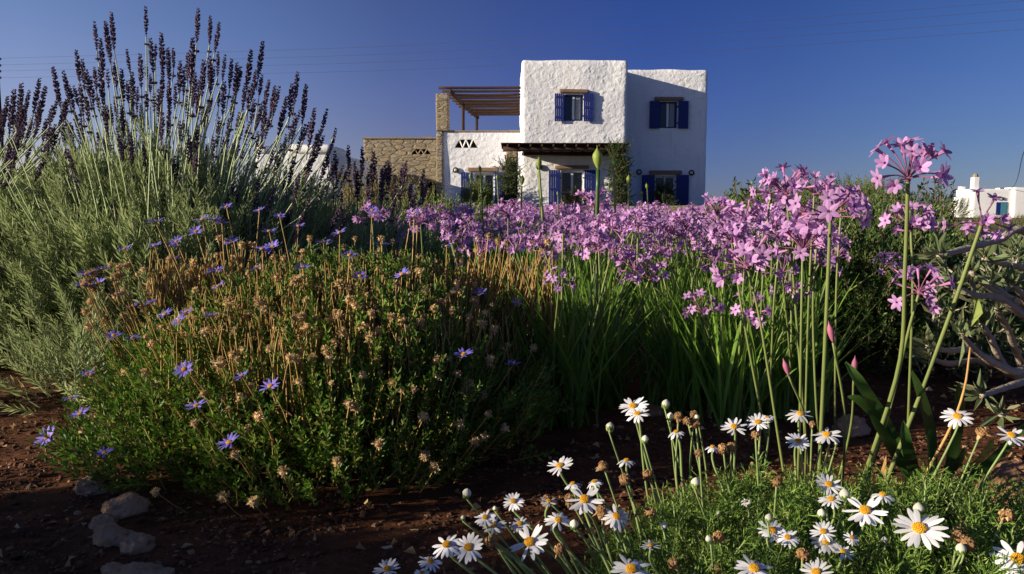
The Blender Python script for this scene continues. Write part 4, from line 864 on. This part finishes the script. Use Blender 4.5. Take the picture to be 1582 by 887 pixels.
m = MB(); tube(m, smooth_pts([P(1499, 537, 1.02), P(1490, 600, 1.0), P(1467, 664, 1.0), P(1416, 757, 1.02), P(1395, 800, 1.05)], 16), np.linspace(.0013, .0024, 16), 6); m.build('withered_stalk', M['wither'], sp, sb, True)
for a, b_ in (((1366, 712), (1350, 760)), ((1383, 755), (1372, 800))):
    m = MB(); p0, p1 = P(*a, 1.0), P(*b_, 1.02); k = kite(np.linalg.norm(p0 - p1) * 1.2, .009, .5, .1); m.inst(k, frames([p1], p0 - p1, 1, 0)); m.build('yellow_leaf', M['wither'], sp, sb)

wb = P(1640, 610, 1.85); wb[2] = 0; ws = empty('woody_shrub', wb, 'sprawling shrub with bare grey-brown branches at the right edge', 'shrub')
br = [[(1432,535),(1465,542),(1497,541),(1530,556),(1580,575)], [(1434,552),(1465,562),(1506,557),(1540,566),(1585,580)], [(1484,515),(1506,540),(1538,562),(1582,571)], [(1516,499),(1531,524),(1550,562),(1585,582)], [(1538,477),(1557,508),(1569,540),(1590,572)],
      [(1459,439),(1506,456),(1544,461),(1585,490)], [(1500,420),(1528,445),(1582,483),(1610,520)], [(1528,436),(1557,458),(1590,475)], [(1516,612),(1547,601),(1582,590),(1610,585)], [(1563,439),(1582,461),(1600,500)], [(1520,400),(1550,408),(1590,420),(1630,470)], [(1450,395),(1490,385),(1540,372),(1590,365)], [(1545,640),(1570,650),(1600,640)]]
glf = kite(.05, .011, .45, .12); ends = []
for k, b_ in enumerate(br):
    y0 = 1.62 + .1 * math.sin(k * 2.1); pts = [P(px, py, y0 + .22 * i / len(b_)) for i, (px, py) in enumerate(b_)] + [np.array([wb[0], wb[1], .16])]
    sp_ = smooth_pts(pts, 26); rr_ = np.linspace(.0052, .010, 26) * (1 + .12 * rng.normal(0, 1, 26).clip(-1, 1)); m = MB(); tube(m, sp_, rr_, 8); m.build('branch', M['bark'], ws, wb, True); ends.append((sp_[0], unit(sp_[0] - sp_[2])))
for e, d_ in ends:
    m = MB(); n_ = 15; m.inst(glf, frames(np.repeat([e], n_, 0) - d_ * rng.uniform(0, .02, (n_, 1)), unit(d_ * .5 + rng.normal(0, .7, (n_, 3)) + [0, 0, .3]), rng.uniform(.6, 1.3, n_))); m.build('leaf_tuft', M['grey_leaf'], ws, wb)
pp_ = np.array([P(rng.uniform(1425, 1600), rng.uniform(400, 640), rng.uniform(1.92, 2.2)) for _ in range(140)]); pp_ = pp_[pp_[:, 2] > .02]
gsh = [shoot(.07, 12, kite(.045, .009, .45, .12), .9, .002, seed=90 + i) for i in range(3)]
m2 = scatter(gsh, pp_, rng.normal(0, .5, (len(pp_), 3)) + [-.2, -.2, .8], rng.uniform(.6, 1.1, len(pp_)))
m2.build('leafy_shoots', [M['grey_leaf'], M['bark']], ws, wb)
m = MB(); m.inst(kite(.075, .028, .4, .2), frames(P(1500, 505, 1.6), [.15, .1, 1], 1, 1.2)); m.inst(kite(.06, .022, .4, .2), frames(P(1512, 500, 1.62), [-.2, .1, 1], 1, .4)); m.build('broad_leaf', M['bud'], ws, wb)

# ------------------------------------------------------------------ shrubs on the right and beyond
sleaf = kite(.016, .006, .5, .1); ssh = [shoot(.08 + .02 * i, 22, sleaf, .8, .0012, seed=110 + i) for i in range(3)]
bleaf = kite(.05, .022, .5, .1); bsh = [shoot(.28 + .05 * i, 20, bleaf, .8, .004, seed=120 + i) for i in range(3)]
def gshrub(px, Y, rad, K, mat, lab, shoots=ssh, sc_=(.8, 1.3), name='garden_shrub', group='shrubs right of the flower bed', cat='shrub', **kw):
    x = (px - 791) / FPX * Y; return shrub(name, (x, Y, gz(x, Y)), rad, shoots, K, [mat, M['twig']], lab, cat, group, sc_=sc_, **kw)
gshrub(1335, 2.45, (.33, .33, .36), 2000, M['scrub2'], 'dense dark green shrub directly behind the thick brownish flower stem')
gshrub(1440, 2.7, (.34, .3, .24), 1700, M['scrub1'], 'mid green shrub behind the low purple garlic head')
gshrub(1255, 3.1, (.33, .33, .34), 1700, M['scrub1'], 'leafy green shrub rising over the right end of the lilac bed')
gshrub(1560, 2.9, (.36, .3, .22), 1500, M['scrub1'], 'green shrub behind the bare woody branches')
gshrub(1300, 4.4, (.55, .5, .33), 2000, M['scrub1'], 'rounded shrub on the skyline right of the pink heads', sc_=(1, 1.6))
gshrub(1372, 5.2, (.30, .5, .36), 1300, M['scrub2'], 'dark shrub on the skyline beneath the tallest pink flower', sc_=(1, 1.8))
gshrub(1175, 5.0, (.55, .5, .40), 1800, M['scrub1'], 'shrub between the house corner and the pink heads', sc_=(1, 1.8))
gshrub(1480, 4.2, (.5, .45, .10), 900, M['scrub1'], 'low shrub in front of the foot of the far cottage', sc_=(1, 1.5))
gshrub(1575, 5.5, (.7, .5, .10), 900, M['scrub1'], 'shrub at the right edge under the far cottage', sc_=(1, 1.8))
gshrub(690, 4.2, (.5, .4, .40), 900, M['scrub1'], 'shrub behind the left end of the lilac bed', sc_=(1, 1.6))
gshrub(590, 4.6, (.5, .4, .52), 1000, M['scrub3'], 'dry olive coloured shrub before the outbuilding', sc_=(1, 1.6))
# tall airy wands against the sky
def airy(px0, px1, ytop, Y, n, lab):
    x = ((px0 + px1) / 2 - 791) / FPX * Y; c = np.array([x, Y, 0.]); root = empty('airy_shrub', c, lab, 'shrub', 'open twiggy shrubs against the sky'); m, tw = MB(), MB(); k = kite(.045, .012, .5, .15)
    for i in range(n):
        tip = P(rng.uniform(px0, px1), ytop + abs(rng.normal(0, 14)), Y + rng.uniform(-.4, .4)); b_ = c + (tip - c) * [.5, .5, 0] + [0, 0, .05]; q_ = smooth_pts([b_, (b_ + tip) / 2 + rng.normal(0, .02, 3), tip], 12); tube(tw, q_, np.linspace(.006, .002, 12), 4, 0, False)
        t = rng.uniform(.25, 1, 34); pos_ = np.array([q_[min(11, int(a * 11))] + (q_[min(11, int(a * 11) + 1)] - q_[min(11, int(a * 11))]) * (a * 11 % 1) for a in t]); m.inst(k, frames(pos_, rng.normal(0, .8, (34, 3)) + [0, 0, .6], rng.uniform(.6, 1.2, 34)))
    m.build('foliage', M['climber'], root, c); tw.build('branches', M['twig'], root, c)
airy(1370, 1435, 272, 5.6, 16, 'open shrub of thin leafy wands on the sky under the tallest pink flower')
airy(1435, 1475, 276, 5.6, 8, 'open shrub of thin leafy wands just left of the far cottage')
airy(1130, 1165, 278, 5.0, 7, 'few leafy wands sticking up right of the house corner')
airy(1255, 1300, 290, 5.0, 7, 'leafy wands behind the large pink garlic head')
# meadow
pos, dd, sc2 = [], [], []
for i in range(5200):
    Y = 3.2 * math.exp(rng.uniform(0, 1) ** 1.0 * 3.0); px = rng.uniform(1120, 1750) if rng.random() < .8 else rng.uniform(-200, 1200); x = (px - 791) / FPX * Y
    if Y > 28 and px < 1150: continue
    h = (.05 + .14 * abs(noise.noise(Vector((x * .8, Y * .8, 7))))) * (1 if Y > 4 else .6); pos.append([x, Y, gz(x, Y) + rng.uniform(0, h)]); dd.append([rng.normal(0, .4), rng.normal(0, .4), 1]); sc2.append(rng.uniform(.3, .6) * (1 + Y * .03) * (.6 if px > 1450 else 1))
pos, dd, sc2 = np.array(pos), np.array(dd), np.array(sc2); k = rng.random(len(pos)) < .6; m = scatter(bsh, pos[k], dd[k], sc2[k] * .7); tag(m.build('low_scrub', [M['scrub1'], M['twig']]), 'low green scrub covering the meadow right of the house', 'scrub', kind='stuff')
tuft = garlic_leaves(26, .3, 1.6, 5); k = ~k; m = MB(); m.inst(tuft, frames(pos[k] * [1, 1, 0] + [[0, 0, gz(a, b_)] for a, b_, _ in pos[k]], dd[k] * [.2, .2, 1], sc2[k])); tag(m.build('dry_grass', M['scrub3']), 'dry yellow grass growing through the scrub', 'grass', kind='stuff')
wf = MB(); pw = np.array([P(rng.normal(1545, 30), rng.normal(400, 12), rng.uniform(2.3, 2.7)) for _ in range(90)] + [P(rng.uniform(1380, 1560), rng.uniform(395, 590), rng.uniform(2.2, 2.4)) for _ in range(40)]); pw = pw[pw[:, 2] > .1]
wh = MB(); petal_ring(wh, 7, .009, .006, .2, 0, .2, 1, 2, .2); wf.inst(wh, frames(pw, rng.normal(0, .4, (len(pw), 3)) + [-.2, -.4, 1], rng.uniform(.7, 1.3, len(pw))))
tag(wf.build('white_blossom', M['whitef']), 'clouds of tiny white blossom among the shrubs at right', 'blossom', kind='stuff')
# far tree line and hill-side bushes
for i, (px, Y, rx, h, lab) in enumerate(((1240, 26, 1.6, 1.0, 'distant bush on the skyline right of the house'), (1300, 30, 1.8, 1.3, 'distant rounded bush behind the large pink head'), (1335, 24, 1.2, .95, 'small distant bush left of the leafy wands'), (1180, 32, 1.6, .9, 'distant low bush next to the house corner'), (1425, 40, 2.0, 1.0, 'distant bush behind the airy shrub'))):
    gshrub(px, Y, (rx, rx, h), 420, M['scrub2'] if i % 2 else M['scrub1'], lab, bsh, (.8, 1.5), 'distant_bush', 'bushes on the skyline')

# plants at the house
def hshrub(name, px, Y, z0, rad, K, lab, mat=M['climber'], cat='shrub', **kw):
    x = X(px, Y); return shrub(name, (x, Y, z0), rad, bsh, K, [mat, M['twig']], lab, cat, None, sc_=(1.0, 1.6), **kw)
hshrub('terrace_shrub', 738, 33.5, .3, (.38, .3, 1.1), 260, 'bright round green shrub in front of the left glass door', M['scrub1'])
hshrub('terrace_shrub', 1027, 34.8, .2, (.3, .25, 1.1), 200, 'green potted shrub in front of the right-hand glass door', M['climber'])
hshrub('terrace_shrub', 893, 32.5, .1, (.55, .3, .85), 160, 'dry looking low shrub under the porch window', M['scrub3'])
def climber(px0, px1, y0, y1, Y, n, lab, loose):
    c = np.array([X((px0 + px1) / 2, Y), Y, 0.]); root = empty('climber', c, lab, 'climbing plant', 'climbers on the porch pillars'); pos_ = np.array([P(px0 + (px1 - px0) * rng.beta(1.6, 1.6) + rng.normal(0, loose), y0 + (y1 - y0) * rng.random() ** .85, Y - rng.uniform(.05, .6)) for _ in range(n)])
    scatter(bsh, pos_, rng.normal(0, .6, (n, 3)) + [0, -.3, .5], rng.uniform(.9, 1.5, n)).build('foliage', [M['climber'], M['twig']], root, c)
    m = MB()
    for i in range(4): x = c[0] + rng.uniform(-.2, .2); tube(m, smooth_pts([[x, Y - .1, 0], [x + .1, Y - .15, 1.2], [x - .05, Y - .1, 2.4]], 8), .03, 5)
    m.build('stems', M['twig'], root, c)
climber(772, 803, 252, 320, 31.2, 420, 'dark green climber covering the left porch pillar', 1.5)
climber(944, 970, 228, 320, 31.2, 600, 'tall dark green climber covering the right porch pillar', 2.5)
c = P(928 + 16, 219, 31.1)

# ------------------------------------------------------------------ stones
def rock(px, py, w_px, h, lab, mat=M['rock'], seed=0, group='stones edging the flower bed'):
    Y = gY(py); c = P(px, py, Y); r = w_px * Y / FPX / 2; bm = bmesh.new(); bmesh.ops.create_icosphere(bm, subdivisions=5, radius=1)
    for v in bm.verts:
        q_ = v.co.copy(); f = 1 + .38 * noise.noise(q_ * 1.1 + Vector((seed * 7, 0, 0))) + .16 * noise.noise(q_ * 3 + Vector((seed, 5, 0))) + .09 * noise.noise(q_ * 7) + .05 * noise.noise(q_ * 15)
        # chip flat facets
        v.co = q_ * f
        for a in range(6):
            d_ = Vector(noise.random_unit_vector() if False else (math.sin(seed * 3 + a * 2.1), math.cos(seed + a * 1.7), math.sin(a * 3.3 + seed * .7) * .8)).normalized(); t = v.co.dot(d_) - .80
            if t > 0: v.co -= d_ * t * .85
        v.co = Vector((v.co.x * r, v.co.y * r * .8, v.co.z * r * h))
    me = bpy.data.meshes.new('stone'); bm.to_mesh(me); bm.free(); me.materials.append(mat)
    for p_ in me.polygons: p_.use_smooth = True
    me.set_sharp_from_angle(angle=R(35))
    o_ = bpy.data.objects.new('stone', me); C.objects.link(o_); o_.location = (c[0], c[1], r * h * .22); tag(o_, lab, 'stone', group)
STL = ['pale lit stone at the top of the row by the blue daisy bush', 'brown stone right behind the pale lit stone', 'greyish stone in the middle of the row, partly in shade', 'largest brown stone at the bottom edge of the photo', 'small stone under the left edge of the blue daisies', 'small tan stone above the pale lit stone', 'small round stone wedged in the stone row', 'pebble left of the pale lit stone', 'rough brown stone pressed against the middle greyish stone', 'low flat stone touching the largest bottom stone', 'small stone just above the small tan one', 'angular stone lying between the lit stone and the middle stone', 'dark stone at the bottom edge right of the largest one']
for i, a in enumerate(((146, 760, 66, .75), (195, 792, 72, .7), (176, 838, 70, .65), (222, 905, 100, .62), (150, 650, 34, .7), (138, 688, 34, .7), (178, 745, 30, .6), (120, 795, 14, .7), (212, 850, 60, .6), (180, 885, 50, .5), (134, 668, 26, .7), (160, 812, 46, .6), (290, 925, 70, .5))): rock(*a, STL[i], seed=i + 1)
rock(1565, 770, 120, .75, 'reddish brown rock at the right edge behind the white daisies', M['redrock'], 12, None)
rock(1312, 668, 60, .7, 'grey-brown stone seen between the flower stems', M['rock'], 14, None)
rock(1010, 640, 60, .4, 'flat reddish stone behind the front daisy', M['redrock'], 15, None)
fp_ = MB(); fp_.inst(kite(.014, .006, .5, .5), frames(np.array([[x, y, gz(x, y) + .004] for x, y in zip(rng.uniform(-1.3, 1.2, 500), rng.uniform(.85, 2.4, 500))]), rng.normal(0, 1, (500, 3)) * [1, 1, .25], rng.uniform(.5, 1.5, 500)))
tag(fp_.build('leaf_litter', M['puff']), 'dry fallen leaves and petals lying on the soil', 'leaf litter', kind='stuff')
# unseen shrubs added outside the left edge to cast shade over the path
for i, (x, y, r_, h) in enumerate(((-1.88, .58, .34, .36), (-1.7, .2, .38, .46), (-1.45, -.35, .40, .46), (-1.45, .38, .28, .34))):
    shrub('garden_shrub', (x, y, 0), (r_, r_, h), lavsh, 900, [M['lav_leaf'], M['lav_stem']], ('unseen low shrub added for shade on the left side of the path, farthest from the house path end', 'unseen low shrub added for shade in the middle of the row left of the path', 'unseen low shrub added for shade left of the path nearest the viewer', 'bushier unseen low shrub added for shade in front of the row left of the path')[i], 'shrub', 'unseen low shrubs added for shade left of the path')
sx = P(20, 575, 2.0); shrub('herb_plant', (sx[0] - .06, 1.75, 0), (.07, .07, .10), fsh, 90, [M['fel_leaf'], M['fel_stem']], 'small bright green plant at the left edge on the red soil', 'plant', None, stems=0)
gx = P(105, 600, 1.75); shrub('herb_plant', (gx[0], 1.78, 0), (.09, .07, .11), lavsh, 60, [M['lav_leaf'], M['lav_stem']], 'small silvery sprig at the left foot of the blue daisy bush', 'plant', None, stems=0)
